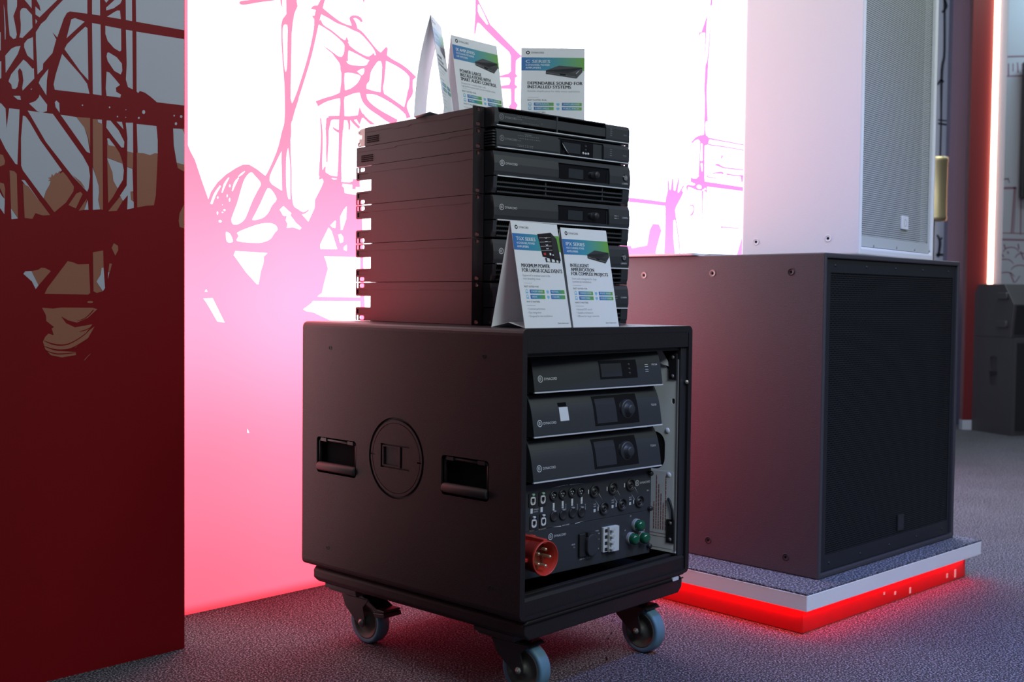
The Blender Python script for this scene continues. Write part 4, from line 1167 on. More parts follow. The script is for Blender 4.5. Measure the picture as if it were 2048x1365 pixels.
base = MB().prism([(0.026, -0.0040), (0.018, -0.0120), (0.018, -0.0300), (0.032, -0.0420), (CW - .032, -0.0420), (CW - .018, -0.0300), (CW - .018, -0.0120), (CW - .026, -0.0040)], 'y', 0.004, CD - 0.018)
base.build('base_tray', M['case'], case, 0.003, 2)
MB().box(0.016, CW - .016, 0.0025, 0.0045, -0.0120, -0.0095).build('base_groove', M['void'], case)
MB().box(0.030, CW - .03, 0.006, CD - .02, -0.0040, 0.0005).build('base_deck', M['void'], case)
MB().prism(stadium(0.497, 0.519, -0.012, -0.004, 0.002, 2), 'y', 0.0015, 0.010).build('corner_catch', M['silver'], case)

CAST = CASE.o.z - 0.042


def caster(name, px, py, yaw, brake):
    """swivel caster hung under the tray; local z runs down from the plate"""
    hz = CASE.o.z
    c_ = MB().box(-0.052, 0.052, -0.048, 0.048, -0.006, 0.0).box(-0.058, 0.058, -0.054, 0.054, -0.0, 0.010).build(name, M['fork'], case, 0.0015, 1)
    c_.location = (px, py, -0.052); c_.rotation_euler = (0, 0, 0)
    tot = hz - 0.052                                                 # plate underside to carpet
    ax = -(tot - 0.0500)                                             # wheel axle, seen from the plate
    tr = 0.034
    R = Matrix.Rotation(yaw, 3, 'Z')

    def turn(o):
        o.rotation_euler = (0, 0, yaw); return o
    f_ = MB().lathe(0, 0, [(0.030, -0.006), (0.036, -0.008), (0.036, -0.014), (0.028, -0.017), (0.0, -0.017)], 'z', 22)
    crown = [(0.034, -0.014), (0.040, -0.020), (-0.062, -0.020), (-0.052, -0.014)]
    f_.prism(crown, 'x', -0.0235, 0.0235)
    leg = [(0.036, -0.017), (0.026, -0.040), (-tr + 0.012, ax - 0.006), (-tr + 0.004, ax - 0.012), (-tr - 0.006, ax - 0.011), (-tr - 0.012, ax), (-tr - 0.010, ax + 0.014), (-0.052, -0.034), (-0.060, -0.020)]
    leg = [(0.036, -0.017), (0.022, -0.044), (-tr + 0.012, ax - 0.008), (-tr, ax - 0.013), (-tr - 0.012, ax - 0.004), (-tr - 0.010, ax + 0.010), (-tr - 0.004, -0.036), (-0.050, -0.024), (-0.056, -0.016)]
    for s in (-1, 1):
        f_.prism(leg, 'x', s * 0.0235 - 0.0014, s * 0.0235 + 0.0014)
    turn(f_.build('fork', M['fork'], c_, 0.0008, 1))
    R0 = 0.0500
    ty = [(0.0385, -0.0145), (0.0440, -0.0158), (0.0478, -0.0150), (0.0496, -0.0110), (R0, -0.0040), (R0, 0.0040), (0.0496, 0.0110), (0.0478, 0.0150), (0.0440, 0.0158), (0.0385, 0.0145)]
    turn(MB().lathe(-tr, ax, ty, 'x', 40).build('tyre', M['tyre'], c_))
    hb = [(0.0, -0.0205), (0.0095, -0.0205), (0.0105, -0.0140), (0.0150, -0.0110), (0.0240, -0.0075), (0.0330, -0.0095), (0.0360, -0.0150), (0.0390, -0.0150),
          (0.0390, 0.0150), (0.0360, 0.0150), (0.0330, 0.0095), (0.0240, 0.0075), (0.0150, 0.0110), (0.0105, 0.0140), (0.0095, 0.0205), (0.0, 0.0205)]
    turn(MB().lathe(-tr, ax, hb, 'x', 30).build('hub', M['hub'], c_))
    turn(MB().lathe(-tr, ax, [(0, -0.0320), (0.0034, -0.0320), (0.0034, -0.0290), (0.0066, -0.0290), (0.0066, -0.0248), (0.0085, -0.0248), (0.0085, 0.0248), (0.0066, 0.0248), (0.0066, 0.0300), (0, 0.0300)], 'x', 6).build('axle_bolt', M['steel'], c_))
    if brake:
        b_ = MB().prism([(-0.020, -0.016), (-0.050, -0.030), (-0.082, -0.040), (-0.108, -0.036), (-0.108, -0.031), (-0.084, -0.031), (-0.052, -0.017), (-0.030, -0.008)], 'x', -0.024, 0.024)
        b_.prism([(-0.070, -0.041), (-0.108, -0.0365), (-0.112, -0.046), (-0.082, -0.051)], 'x', -0.025, 0.025)
        turn(b_.build('brake_pedal', M['black'], c_, 0.002, 2))
    return c_


for px, py, yaw, br in ((0.093, 0.100, 0.06, False), (0.470, 0.092, -0.02, False), (0.093, 0.566, 0.0, True), (0.470, 0.566, 0.25, True)):
    caster('caster', px, py, yaw, br)

# ================================================================== units inside the case
RK = CASE.sub(0.0825, 0.0430, 0.0, -0.085)                          # where the fascias' front left corner line stands
RW = 0.378


def rack_amp(z_line, label, kind, plate_text):
    h = 0.0889
    t = thing('rack_amplifier', label, 'amplifier', RK.sub(0, 0, z_line), 'amplifiers inside the rack case')
    MB().box(0.008, RW - .012, 0.028, 0.40, 0.001, 0.076).build('chassis', M['chassis'], t, 0.0008, 1)
    for x0, x1 in ((-0.012, 0.010), (RW - .014, RW + .002)):
        MB().plate([(x0, 0.0), (x1, 0.0), (x1, 0.0850), (x0, 0.0850)], [stadium(x0 + .003, x0 + .012, 0.006, 0.012, 0.0028), stadium(x0 + .003, x0 + .012, 0.073, 0.079, 0.0028)], 'y', 0.0255, 0.0285).build('rack_ear', M['black'], t)
    prof = [(0.0285, 0.0000), (0.0010, 0.0000), (0.0, 0.0022), (-0.0004, 0.0045), (0.0030, 0.026), (0.0070, 0.046), (0.0120, 0.062), (0.0180, 0.0740), (0.0210, 0.0800), (0.0285, 0.0815)]
    prof = prof[:3] + smooth_loop(prof[3:-1], 3, closed=False) + prof[-1:]
    MB().prism(prof, 'x', 0.0, RW, 0, False).build('fascia', M['fascia'], t, 0.0006, 1)
    MB().box(0.0, RW + .001, -0.0014, 0.003, -0.0006, 0.0020).build('trim_line', M['silver'], t)

    def fy(z):
        for (y0, z0), (y1, z1) in zip(prof[3:-1], prof[4:]):
            if z0 <= z <= z1:
                return y0 + (y1 - y0) * (z - z0) / (z1 - z0)
        return prof[-2][0]

    def slab(mb, x0, x1, z0, z1, out, inn=0.002, n=4):
        for i in range(n):
            a, b = z0 + (z1 - z0) * i / n, z0 + (z1 - z0) * (i + 1) / n
            mb.add([(x0, fy(a) - out, a), (x1, fy(a) - out, a), (x1, fy(b) - out, b), (x0, fy(b) - out, b), (x0, fy(a) + inn, a), (x1, fy(a) + inn, a), (x1, fy(b) + inn, b), (x0, fy(b) + inn, b)],
                   [(0, 1, 2, 3), (0, 3, 7, 4), (1, 5, 6, 2)] + ([(0, 4, 5, 1)] if i == 0 else []) + ([(3, 2, 6, 7)] if i == n - 1 else []))
        return mb
    pr = MB()
    zc = 0.0265
    m0 = len(pr.v)
    mark(pr, 0.018, zc, 0.0, 0.0066)
    if kind == 'flat':
        slab(MB(), 0.186, 0.300, 0.0190, 0.0560, 0.0007).build('window', M['gloss'], t)
        slab(MB(), 0.190, 0.252, 0.0235, 0.0500, 0.0011).build('display', M['screen'], t)
        for z in (0.0280, 0.0370, 0.0460):
            MB().lathe(0.276, z, [(0, fy(z) - .0026), (0.0022, fy(z) - .0026), (0.0036, fy(z) - .001), (0.0040, fy(z) + .001)], 'y', 12).build('push_button', M['fork'], t)
            pr.text('\u25b2' if False else 'v', 0.2752, z - .001, 0.004, 'y', fy(z) - .0028)
        for i, z in enumerate((0.0300, 0.0340, 0.0400, 0.0440)):
            pr.box(0.326, 0.336, 0, 0.0002, z, z + .0009)
    else:
        slab(MB(), 0.172, 0.306, 0.0110, 0.0700, 0.0007).build('window', M['gloss'], t)
        slab(MB(), 0.178, 0.238, 0.0160, 0.0650, 0.0012).build('display', M['screen'], t)
        kb = MB().lathe(0.2720, 0.0400, [(0.0, fy(.04) - .0150), (0.0085, fy(.04) - .0150), (0.0105, fy(.04) - .0135), (0.0112, fy(.04) - .0040), (0.0150, fy(.04) - .0030), (0.0190, fy(.04) - .0045), (0.0202, fy(.04) - .0020), (0.0202, fy(.04) + .004)], 'y', 32)
        kb.build('control_knob', M['fascia'], t)
    pr.text(plate_text, 0.366, 0.0420, 0.0056, 'y', 0.0, 'RIGHT')
    pr.v = [(x, fy(z) - 0.0005 - (0.0003 if y > 0 else 0), z) if y < 0.01 and y > -0.004 else (x, y, z) for x, y, z in pr.v]
    pr.build('printed_lettering', M['print_pale'], t)
    return t, fy


rack_amp(0.4175, 'top amplifier inside the rack case, small display with three little buttons', 'flat', 'IPX10:4')
t2, fy2 = rack_amp(0.3315, 'middle amplifier inside the rack case, knob beside a display, code sticker', 'knob', 'TGX20')
t3, _ = rack_amp(0.2440, 'lowest amplifier inside the rack case, knob beside its display, no sticker', 'knob', 'TGX10')
sk = MB(); sk.add([(0.0745, fy2(.0275) - .0008, 0.0275), (0.0990, fy2(.0275) - .0008, 0.0275), (0.0990, fy2(.054) - .0008, 0.054), (0.0745, fy2(.054) - .0008, 0.054)], [(0, 1, 2, 3)])
stick = sk.build('sticker', M['print_pale'], t2)
sk2 = MB(); sk2.add([(0.0735, fy2(.056) - .0009, 0.056), (0.0965, fy2(.056) - .0009, 0.056), (0.0965, fy2(.063) - .0009, 0.063), (0.0735, fy2(.063) - .0009, 0.063)], [(0, 1, 2, 3)])
sk2.build('sticker_tab', M['void'], t2)

PY = 0.0255                                                          # the flat panels' face, in the rack's own frame


def rk(px, py):
    q = RK.on_y(PY, px, py)
    return q.x, q.z


z_top, z_mid, z_bot = 0.2370, 0.1445, 0.0520
pt = thing('patch_panel', 'black connector panel inside the rack case, below the lowest amplifier', 'patch panel', RK)
XR = rk(1302, 990)[0]
MB().box(-0.060, XR, PY, PY + .003, z_mid + .0006, z_top).build('face_plate', M['fascia'], pt, 0.0006, 1)
MB().box(-0.050, XR - .01, PY + .003, 0.25, z_mid + .003, z_top - .003).build('chassis', M['void'], pt)
pp = MB()
for px, py, gap in ((1064, 1002, 1), (1084, 999, 1), (1066, 1047, 1), (1085, 1043, 1)):
    x, z = rk(px, py)
    j = MB().plate(stadium(x - .0095, x + .0095, z - .0130, z + .0150, 0.003, 3), [stadium(x - .0058, x + .0058, z - .0062, z + .0062, 0.004, 4)], 'y', PY - .0022, PY).build('network_jack', M['black'], pt)
    MB().plate(stadium(x - .0066, x + .0066, z - .0085, z + .0080, 0.005, 4), [[(x - .0042, z - .003), (x - .0042, z + .0045), (x + .0042, z + .0045), (x + .0042, z - .003), (x + .0018, z - .003), (x + .0018, z - .0056), (x - .0018, z - .0056), (x - .0018, z - .003)]], 'y', PY - .0034, PY - .0022).build('jack_shell', M['print_pale'], j)
    MB().prism(stadium(x - .0034, x + .0034, z + .0102, z + .0140, 0.0018, 3), 'y', PY - .0050, PY - .002).build('latch_tab', M['green_tab'] if py < 1010 else M['print_pale'], j)
for px, py in ((1106, 992), (1124, 989), (1143, 985), (1161, 984)):
    x, z = rk(px, py)
    j = MB().lathe(x, z, [(0.0102, PY), (0.0102, PY - .003), (0.0086, PY - .004), (0.0078, PY - .0035), (0.0076, PY + .0)], 'y', 20).build('signal_socket', M['black'], pt)
    pn = MB()
    for a, b in ((-.0032, .0015), (.0032, .0015), (0, -.0034)):
        pn.cyl(x + a, z + b, PY - .0028, PY, 0.0010, 'y', 6)
    pn.build('contact_pin', M['print_pale'], j)
    x2, z2 = rk(px + 1, py + 41)
    j2 = MB().lathe(x2, z2, [(0.0102, PY), (0.0102, PY - .003), (0.0090, PY - .0038), (0.0080, PY - .0030), (0.0, PY - .0030)], 'y', 20).build('signal_socket', M['black'], pt)
    MB().prism(stadium(x2 - .0036, x2 + .0036, z2 + .0090, z2 + .0118, 0.0012, 2), 'y', PY - .0045, PY - .001).build('latch_tab', M['print_dim'], j2)
for i, (px, py) in enumerate(((1107, 1014), (1125, 1010), (1144, 1005), (1163, 1001))):
    x, z = rk(px, py)
    tg = MB().box(x - .0024, x + .0024, PY - .0006, PY, z - .0070, z + .0070).build('letter_tag', M['print_pale'], pt)
    MB().text('ABCD'[i], x - .0013, z - .0050, 0.0042, 'y', PY - .0008).build('printed_lettering', M['ink'], tg)
for i, (ax, ay, bx, by) in enumerate(((1188, 983, 1207, 1017), (1225, 977, 1243, 1009), (1260, 970, 1278, 1003))):
    for px, py in ((ax, ay), (bx, by)):
        x, z = rk(px, py)
        j = MB().lathe(x, z, [(0.0132, PY), (0.0132, PY - .0035), (0.0112, PY - .0050), (0.0104, PY - .0035), (0.0102, PY - .0005), (0.0058, PY - .0005), (0.0054, PY - .0040), (0.0026, PY - .0042), (0.0022, PY - .001)], 'y', 24).build('loudspeaker_socket', M['black'], pt)
    for px, py in ((ax - 11, ay + 1), (bx - 11, by + 1)):
        x, z = rk(px, py); pp.box(x - .0011, x + .0011, PY - .0004, PY, z - .0045, z + .0040)
    a_, b_ = rk(ax + 9, ay + 4), rk(bx - 2, by - 15)
    pp.add([(a_[0] - .001, PY - .0004, a_[1] + .001), (a_[0] + .0012, PY - .0004, a_[1] - .0006), (b_[0], PY - .0004, b_[1])], [(0, 1, 2)])
    a_, b_ = rk(bx - 17, by - 17), rk(bx - 9, by - 3)
    pp.add([(b_[0] - .0008, PY - .0004, b_[1] + .0008), (b_[0] + .0012, PY - .0004, b_[1] - .0004), (a_[0], PY - .0004, a_[1])], [(0, 1, 2)])
    x, z = rk(bx - 18, by + 3)
    pp.box(x - .0028, x + .0028, PY - .0003, PY, z - .0050, z + .0010)
    num = MB().text('123'[i], x - .0010, z - .0040, 0.0044, 'y', PY - .0006).build('printed_lettering', M['ink'], pt)
    pp.text('OUT', x - .0036, z + .0098, 0.0040, 'y', PY - .0004); pp.text('AMP', x - .0036, z + .0052, 0.0040, 'y', PY - .0004)
for px, py in ((1063, 1023), (1083, 1020)):
    x, z = rk(px, py); pp.box(x - .0030, x + .0030, PY - .0004, PY, z - .0048, z + .0048)
x, z = rk(1067, 1022); pp.text('OMNEO', x, z + .0006, 0.0036, 'y', PY - .0004); pp.text('DANTE', x, z - .0040, 0.0036, 'y', PY - .0004)
x, z = rk(1059, 1064); pp.text('PRIMARY', x, z, 0.0034, 'y', PY - .0004)
x, z = rk(1077, 1061); pp.text('SECONDARY', x, z, 0.0034, 'y', PY - .0004)
for (x0, y0, x1, y1) in ((1102, 977, 1130, 971), (1139, 970, 1168, 967), (1104, 1055, 1122, 1053), (1150, 1048, 1169, 1042)):
    a_, b_ = rk(x0, y0), rk(x1, y1)
    s = 1 if x0 in (1102, 1104) else -1
    tip, fat = (a_, b_) if s > 0 else (b_, a_)
    pp.add([(tip[0], PY - .0004, tip[1]), (fat[0], PY - .0004, fat[1] - .0006), (fat[0], PY - .0004, fat[1] + .0008)], [(0, 1, 2)])
x, z = rk(1124, 1053); pp.text('ANALOG / AES INPUT', x, z, 0.0036, 'y', PY - .0004, width=.021)
x, z = rk(1131, 972); pp.text('LINK', x, z, 0.0034, 'y', PY - .0004)
for px in (1132, 1155, 1171):
    x, z = rk(px, 1014)
    pp.text('ANALOG AES', x, z - .006, 0.0028, 'y', PY - .0004, rot=math.pi / 2, width=.012)
x, z = rk(1274, 967); mark(pp, x, z, PY - .0004, 0.0062)
x, z = rk(1293, 983); pp.text('TGX-10', x, z, 0.0040, 'y', PY - .0004, width=.008)
pp.build('printed_lettering', M['print_pale'], pt)
for px, py in ((1299, 947), (1298, 1017)):
    x, z = rk(px, py); MB().lathe(x, z, [(0, PY - .008), (0.0044, PY - .008), (0.0054, PY - .006), (0.0054, PY)], 'y', 14).build('thumb_screw', M['fork'], pt)

pw = thing('mains_distributor', 'black mains panel low inside the rack case, red plug and green lamps', 'mains distributor', RK)
MB().box(-0.060, XR - .002, PY, PY + .003, z_bot, z_mid).build('face_plate', M['fascia'], pw, 0.0006, 1)
MB().box(-0.050, XR - .012, PY + .003, 0.25, z_bot + .003, z_mid - .003).build('chassis', M['void'], pw)
x, z = rk(1296, 1092); MB().lathe(x, z, [(0, PY - .008), (0.0044, PY - .008), (0.0054, PY - .006), (0.0054, PY)], 'y', 14).build('thumb_screw', M['fork'], pw)
q = RK.on_y(-0.045, 1092, 1118)
qx, qz, qy = q.x, q.z, -0.045
plug = MB().lathe(qx, qz, [(0.0262, PY), (0.0262, PY - .012), (0.0290, PY - .014), (0.0300, qy + .010), (0.0335, qy + .004), (0.0335, qy), (0.0308, qy), (0.0302, qy + .034), (0.0, qy + .034)], 'y', 40)
plug.box(qx - .030, qx + .030, PY - .012, PY, qz - .031, qz + .031)
plug.box(qx - .005, qx + .005, qy + .002, PY - .010, qz + .028, qz + .0365)
plug.box(qx - .0365, qx - .026, qy + .018, qy + .040, qz - .006, qz + .001)
pl = plug.build('mains_plug', M['cee_red'], pw, 0.001, 1)
MB().cyl(qx, qz, qy + .0325, qy + .0345, 0.0300, 'y', 32).build('plug_floor', M['cee_in'], pl)
for i in range(5):
    an = math.radians(-90 + 18 + 72 * i)
    MB().lathe(qx + .0165 * math.cos(an), qz + .0165 * math.sin(an), [(0, qy + .004), (0.0022, qy + .004), (0.0032, qy + .0065), (0.0032, qy + .034)], 'y', 12).build('contact_pin', M['pin'], pl)
a_, b_ = rk(1158, 1068), rk(1182, 1110)
so_ = MB().box(a_[0] - .003, a_[0] + .040, PY - .006, PY, b_[1] + .000, a_[1] + .000).build('service_socket', M['black'], pw, 0.002, 2)
cxs, czs = a_[0] + .026, (a_[1] + b_[1]) / 2 - .001
MB().prism(stadium(cxs - .014, cxs + .017, czs - .023, czs + .023, 0.0145, 6), 'y', PY - .014, PY - .005).build('flap_lid', M['fascia'], so_, 0.002, 2)
MB().box(cxs - .012, cxs - .004, PY - .012, PY - .005, czs + .020, czs + .027).build('lid_hinge', M['fork'], so_)
a_, b_ = rk(1203, 1056), rk(1230, 1104)
bx0, bx1, bz0, bz1 = a_[0], rk(1230, 1080)[0], rk(1203, 1105)[1], rk(1215, 1053)[1]
br = MB().box(bx0, bx1, PY - .006, PY, bz0, bz1).box(bx0 + .012, bx1, PY - .012, PY - .006, bz0, bz1).build('circuit_breaker', M['breaker'], pw, 0.0006, 1)
for i in range(4):
    zz = bz0 + (bz1 - bz0) * (i + .5) / 4
    MB().box(bx0 + .0125, bx0 + .0175, PY - .019, PY - .010, zz - .004, zz + .001).build('toggle', M['ink_grey'], br, 0.0006, 1)
    MB().box(bx0 + .004, bx0 + .0115, PY - .0064, PY - .005, zz - .0045, zz + .0025).build('terminal_slot', M['fork'], br)
    MB().text('C16', bx0 + .021, zz - .001, 0.0042, 'y', PY - .0124).build('printed_lettering', M['ink_grey'], br)
for px, py in ((1271, 1050), (1260, 1077), (1281, 1075)):
    x, z = rk(px, py)
    l_ = MB().lathe(x, z, [(0.0132, PY), (0.0132, PY - .006), (0.0126, PY - .0075), (0.0, PY - .0075)], 'y', 26).build('pilot_lamp', M['print_dim'], pw)
    MB().lathe(x, z, [(0.0120, PY - .006), (0.0120, PY - .015), (0.0112, PY - .018), (0.0085, PY - .0205), (0.0045, PY - .0218), (0.0, PY - .0222)], 'y', 26).build('lamp_lens', M['green'], l_)
p2 = MB()
x, z = rk(1101, 1074); mark(p2, x, z, PY - .0004, 0.0064)
for px, py, tx, s in ((1143, 1092, 'AUX', .0046), (1147, 1097, 'L2', .0042), (1159, 1121, '230 V~ / 16 A', .0052), (1191, 1064, 'MAIN', .0038), (1196, 1069, 'SW', .0034), (1197, 1080, 'L1', .0036), (1196, 1099, 'N', .0036),
                      (1231, 1060, 'L1-N', .0036), (1231, 1077, 'L2-N', .0036), (1231, 1093, 'L3-N', .0036), (1260, 1034, 'L3', .0042), (1249, 1063, 'L2', .0042), (1285, 1062, 'PEL3', .0040)):
    x, z = rk(px, py); p2.text(tx, x, z, s, 'y', PY - .0004)
p2.build('printed_lettering', M['print_pale'], p2 and pw)


# ================================================================== loudspeakers
def perforated(a0, a1, b0, b1, pitch, r, axis, c):
    """sheet with hexagonally packed round-ish holes, the metal between them as geometry"""
    mb = MB()
    row = pitch * math.sqrt(3) / 2
    nb = int((b1 - b0) / row); na = int((a1 - a0) / pitch)
    R = pitch / math.sqrt(3)
    ho = [(R * math.sin(math.pi / 3 * k), R * math.cos(math.pi / 3 * k)) for k in range(6)]
    hi = [(r * math.sin(math.pi / 3 * k), r * math.cos(math.pi / 3 * k)) for k in range(6)]
    P = mb.place
    V, Fc = mb.v, mb.f
    for j in range(nb):
        zb = b0 + (j + .5) * row
        for i in range(na - (j % 2)):
            xa = a0 + (i + .5 + .5 * (j % 2)) * pitch
            n = len(V)
            V += [P(axis, xa + u, zb + v, c) for u, v in ho]
            V += [P(axis, xa + u, zb + v, c) for u, v in hi]
            Fc += [[n + k, n + (k + 1) % 6, n + 6 + (k + 1) % 6, n + 6 + k] for k in range(6)]
    mb.m = [0] * len(Fc); mb.sm = [False] * len(Fc)
    return mb


def quick(mb, name, m, parent, thick=0.0):
    me = bpy.data.meshes.new(name)
    me.from_pydata(mb.v, [], mb.f)
    me.materials.append(m)
    bm = bmesh.new(); bm.from_mesh(me)
    bmesh.ops.remove_doubles(bm, verts=bm.verts, dist=1e-5)
    bm.to_mesh(me); bm.free()
    o = bpy.data.objects.new(name, me); COL.objects.link(o); o.parent = parent
    return o


def cup_screw(name, x, y, z, parent, rim, dark):
    s = MB().lathe(y, z, [(0.0095, x + .001), (0.0088, x - .0012), (0.0072, x - .0006), (0.0034, x + .0002)], 'x', 20).build(name, rim, parent)
    MB().cyl(y, z, x - .0002, x + .003, 0.0034, 'x', 12).build('screw_socket', dark, s)
    return s


SUB.o.z += 0.0006
sub = thing('subwoofer', 'large black subwoofer on the carpeted platform, under the white loudspeaker', 'loudspeaker', SUB)
shell = MB()
shell.box(0, 0.012, 0, SD, 0, SH).box(SW - .012, SW, 0, SD, 0, SH).box(0.012, SW - .012, 0, SD, 0, 0.012).box(0.012, SW - .012, 0, SD, SH - .012, SH).box(0.012, SW - .012, .03, SD, .012, SH - .012)
cb = MB().plate([(0, 0), (SW, 0), (SW, SH), (0, SH)], [[(0.012, 0.012), (SW - .012, 0.012), (SW - .012, SH - .012), (0.012, SH - .012)]], 'y', 0.0, SD)
cb.build('cabinet', M['sub'], sub, 0.003, 2)
MB().box(0.012, SW - .012, 0.030, 0.034, 0.012, SH - .012).build('baffle', M['void'], sub)
MB().box(0.012, SW - .012, SD - .02, SD - .005, 0.012, SH - .012).build('back_panel', M['sub'], sub)
gx0, gx1, gz0, gz1 = 0.040, SW - .030, 0.052, SH - .046
MB().plate([(0.0135, 0.0135), (SW - .0135, 0.0135), (SW - .0135, SH - .0135), (0.0135, SH - .0135)], [[(gx0, gz0), (gx1, gz0), (gx1, gz1), (gx0, gz1)]], 'y', 0.0075, 0.0100).build('grille_border', M['grille_black'], sub)
g = perforated(gx0 - .003, gx1 + .003, gz0 - .003, gz1 + .003, 0.0060, 0.0023, 'y', 0.0090)
go = quick(g, 'grille', M['grille_black'], sub)
bd = MB().box(SW * .555, SW * .600, 0.0045, 0.009, 0.062, 0.104).build('badge', M['black'], sub, 0.001, 1)
MB().text('D', SW * .566, 0.071, 0.034, 'y', 0.0043).build('badge_letter', M['fascia'], bd)
for x, z in [(0.06 + i * (SW - .12) / 4, 0.031) for i in range(5)] + [(0.06 + i * (SW - .12) / 4, SH - .029) for i in range(5)]:
    MB().lathe(x, z, [(0, 0.0052), (0.0022, 0.0052), (0.0036, 0.0068), (0.0038, 0.0078)], 'y', 10).build('grille_screw', M['black'], sub)
for px, py, light in ((1288, 551, 1), (1425, 547, 1), (1582, 544, 0), (1416, 1081, 0), (1571, 1115, 0)):
    q = SUB.on_x(0.0, px, py)
    cup_screw('mounting_screw', 0.0, q.y, q.z, sub, M['steel'] if light else M['fork'], M['void'])

SPK = SUB.sub(0.188 * 0.9448, 0.008, SH, 0.115)
spk = thing('white_loudspeaker', 'tall white loudspeaker with a perforated front, standing on the black subwoofer', 'loudspeaker', SPK)
w_, d_, h_ = 0.535, 0.325, 1.30
MB().plate([(0, 0), (w_, 0), (w_, h_), (0, h_)], [[(0.014, 0.022), (w_ - .014, 0.022), (w_ - .014, h_ - .022), (0.014, h_ - .022)]], 'y', 0.0, d_).build('cabinet', M['speaker_white'], spk, 0.006, 3)
MB().box(0.014, w_ - .014, 0.034, 0.038, 0.022, h_ - .022).build('baffle', M['void'], spk)
MB().box(0.014, w_ - .014, d_ - .02, d_ - .004, 0.022, h_ - .022).build('back_panel', M['speaker_white'], spk)
hx0, hx1, hz0, hz1 = 0.026, w_ - .030, 0.050, h_ - .05
MB().plate([(0.0155, 0.0235), (w_ - .0155, 0.0235), (w_ - .0155, h_ - .0235), (0.0155, h_ - .0235)], [[(hx0, hz0), (hx1, hz0), (hx1, hz1), (hx0, hz1)]], 'y', 0.0070, 0.0095).build('grille_border', M['grille_white'], spk)
quick(perforated(hx0 - .003, hx1 + .003, hz0 - .003, hz1 + .003, 0.0060, 0.0021, 'y', 0.0085), 'grille', M['grille_white'], spk)
q = SPK.on_y(0.0045, 1810, 446)
bd = MB().prism(stadium(q.x - .023, q.x + .023, q.z - .018, q.z + .018, 0.002, 2), 'y', 0.0030, 0.0085).build('badge', M['speaker_white'], spk, 0.001, 1)
MB().text('D', q.x - .008, q.z - .011, 0.030, 'y', 0.0027).build('badge_letter', M['grille_white'], bd)
for px, py in ((1747, 493), (1793, 496), (1829, 500), (1858, 503)):
    q = SPK.on_y(0.0070, px, py)
    MB().lathe(q.x, q.z, [(0, 0.0052), (0.0024, 0.0052), (0.0036, 0.0062), (0.0040, 0.0072)], 'y', 10).build('grille_screw', M['ink_grey'], spk)
for px, py in ((1512, 484), (1656, 477)):
    q = SPK.on_x(0.0, px, py)
    cup_screw('mounting_screw', 0.0, q.y, q.z, spk, M['speaker_white'], M['void'])

# thin white tablet left lying on the subwoofer
TB = SUB.sub(-0.012, 0.372, SH, 0.05)
tb = thing('tablet', 'thin white tablet lying at the edge of the subwoofer top', 'tablet', TB)
MB().prism(stadium(0.0, 0.19, 0.0, 0.285, 0.008, 3), 'z', 0.0, 0.0062).build('back_shell', M['tablet'], tb, 0.001, 1)
MB().prism(stadium(0.004, 0.186, 0.004, 0.281, 0.006, 3), 'z', 0.0062, 0.0068).build('display', M['screen'], tb)
cbm = MB().tube([(0.05, -0.003, 0.003), (0.045, -0.018, 0.0035), (0.055, -0.034, 0.003), (0.085, -0.045, 0.003), (0.12, -0.05, 0.003)], 0.0022, 6).build('charging_cable', M['wall_grey'], tb)

# ================================================================== platform
PWD, PDP, PTH = 0.8937, 0.98, 0.0415
plat = thing('platform', 'low carpeted display platform with a white edge and red glowing skirt', 'platform', PLAT)
MB().box(0, PWD, 0, PDP, -PTH, -0.004).build('edge_board', M['slab'], plat, 0.0015, 1)
MB().box(0.001, PWD - .001, 0.001, PDP - .001, -0.005, 0.0).build('carpet_top', M['carpet_top'], plat)
fr_ = MB()
for i in range(420):                                                 # frayed carpet pile along the two visible edges
    s = random.random()
    x, y = (random.uniform(0, PWD), 0.0) if i % 2 else (0.0, random.uniform(0, 0.5))
    a = random.uniform(-.003, .003)
    fr_.tube([(x, y, -0.002), (x + (a if i % 2 else -.002 * s), y + (-.002 * s if i % 2 else a), -0.0012 + .001 * s)], 0.0007, 3)
fr_.build('frayed_edge', M['carpet_top'], plat)['kind'] = 'stuff'
I0 = 0.030
gap = PLAT.o.z
sk_ = MB()
sk_.box(I0, PWD - .030, I0, PDP - .03, -gap, -PTH)
skirt = sk_.build('skirt', M['skirt'], plat, 0.002, 1)
dr = MB()
for px, y0, y1 in ((1820, 1176, 1187), (1790, 1184, 1190), (1768, 1185, 1190), (1894, 1148, 1156), (1910, 1140, 1155)):
    a_, b_ = PLAT.on_y(I0, px - 1, y0), PLAT.on_y(I0, px + 1, y1)
    dr.box(a_.x - .0016, b_.x + .0008, I0 - .0012, I0, b_.z, a_.z)
dr.build('paint_drip', M['slab'], skirt)
MB().box(0.024, PWD - .050, 0.0225, 0.0285, -PTH - .0045, -PTH).build('light_strip', M['led_red'], plat)
MB().box(0.0225, 0.0285, 0.0290, PDP - .10, -PTH - .0045, -PTH).build('light_strip', M['led_red'], plat)

# ================================================================== things far back on the right
def far_at(px, py, d):
    r = ray(px, py); return Vector((0, 0, EYE)) + r * (d / r.y)


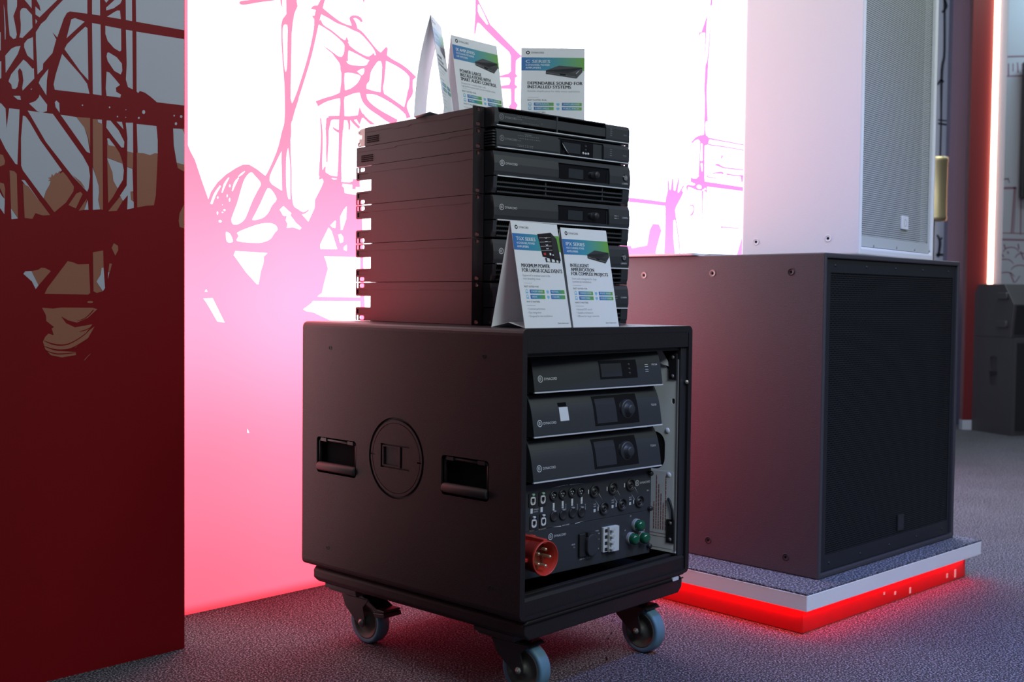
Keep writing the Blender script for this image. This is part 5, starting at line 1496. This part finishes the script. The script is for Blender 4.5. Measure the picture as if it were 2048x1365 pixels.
fb = far_at(2021, 876, 6.55)
FB = Frame(fb.x, fb.y, 0.0, 0.34)
bx = thing('floor_loudspeaker', 'black floor loudspeaker with handle slots standing by the pale far wall beyond the red column', 'loudspeaker', FB)
hb = far_at(1985, 676, 6.55).z
MB().plate([(0, 0), (0.36, 0), (0.36, hb), (0, hb)], [stadium(0.12, 0.18, hb - .20, hb - .115, 0.012), stadium(0.12, 0.18, hb - .29, hb - .225, 0.012)], 'x', 0.0, 0.012).build('side_panel', M['sub'], bx)
MB().box(0.012, 0.5, 0.0, 0.36, 0.0, hb).build('cabinet', M['sub'], bx, 0.004, 2)
MB().box(0.03, 0.48, -0.006, 0.0, 0.03, hb - .03).build('grille', M['grille_black'], bx)
MB().box(-.002, 0.004, 0.12, 0.18, hb - .2235, hb - .2015).build('handle_bar', M['black'], bx)
MS = FB.sub(0.0, 0.02, hb)
mo = thing('stage_monitor', 'black wedge monitor lying on the distant floor loudspeaker by the pale wall', 'loudspeaker', MS)
hm = far_at(1995, 568, 6.6).z - hb
MB().prism([(0.0, 0.0), (0.33, 0.0), (0.36, hm * .55), (0.27, hm), (0.06, hm * 1.0), (-0.02, hm * .62)], 'x', 0.0, 0.5).build('cabinet', M['sub'], mo, 0.004, 2)
MB().prism([(-0.001, 0.02), (-0.022, hm * .60), (-0.028, hm * .60), (-0.008, 0.02)], 'x', 0.02, 0.48).build('grille', M['grille_black'], mo)
for z in (hm * .25, hm * .78):
    MB().prism(stadium(0.02, 0.10, z - .02, z + .02, 0.012), 'x', -0.02, 0.0).build('corner_bumper', M['sub'], mo, 0.003, 1)

tv_p = far_at(2044, 395, 7.86)
TV = Frame(tv_p.x, 7.86, tv_p.z, 0.0)
tv = thing('wall_screen', 'black wall screen mounted on the pale far wall above the distant loudspeakers', 'screen', TV)
ht = far_at(2044, 122, 7.86).z - tv_p.z
MB().box(0.0, 1.6, 0.0, 0.05, 0.0, ht).build('frame', M['black'], tv, 0.004, 2)
MB().box(0.012, 1.588, -0.001, 0.002, 0.012, ht - .012).build('display', M['gloss'], tv)

gp = far_at(1886, 430, 6.4)  # made-up cylinder on a post, in place of a blurred yellow reflection
GP = Frame(gp.x - .05, 6.42, 0.0, 0.35)
gm = thing('brassy_reflection_cylinder', 'brassy upright cylinder standing in for a yellow reflection beside the white loudspeaker', 'reflection stand-in', GP)
zt = far_at(1886, 315, 6.4).z
zb_ = far_at(1886, 442, 6.4).z
MB().lathe(0, 0, [(0.0, zb_), (0.075, zb_), (0.078, zb_ + .02), (0.074, zb_ + .03), (0.074, zt - .03), (0.078, zt - .02), (0.075, zt), (0.0, zt)], 'z', 28).build('body', M['brass'], gm)
MB().cyl(0, 0, 0.02, zb_, 0.012, 'z', 14).build('post', M['fork'], gm)
MB().cyl(0, 0, 0.0, 0.02, 0.11, 'z', 26).build('base', M['fork'], gm, 0.003, 2)

for o in bpy.data.objects:                                         # lettering: letters too small to take one by one
    if 'lettering' in o.name:
        o['kind'] = 'stuff'
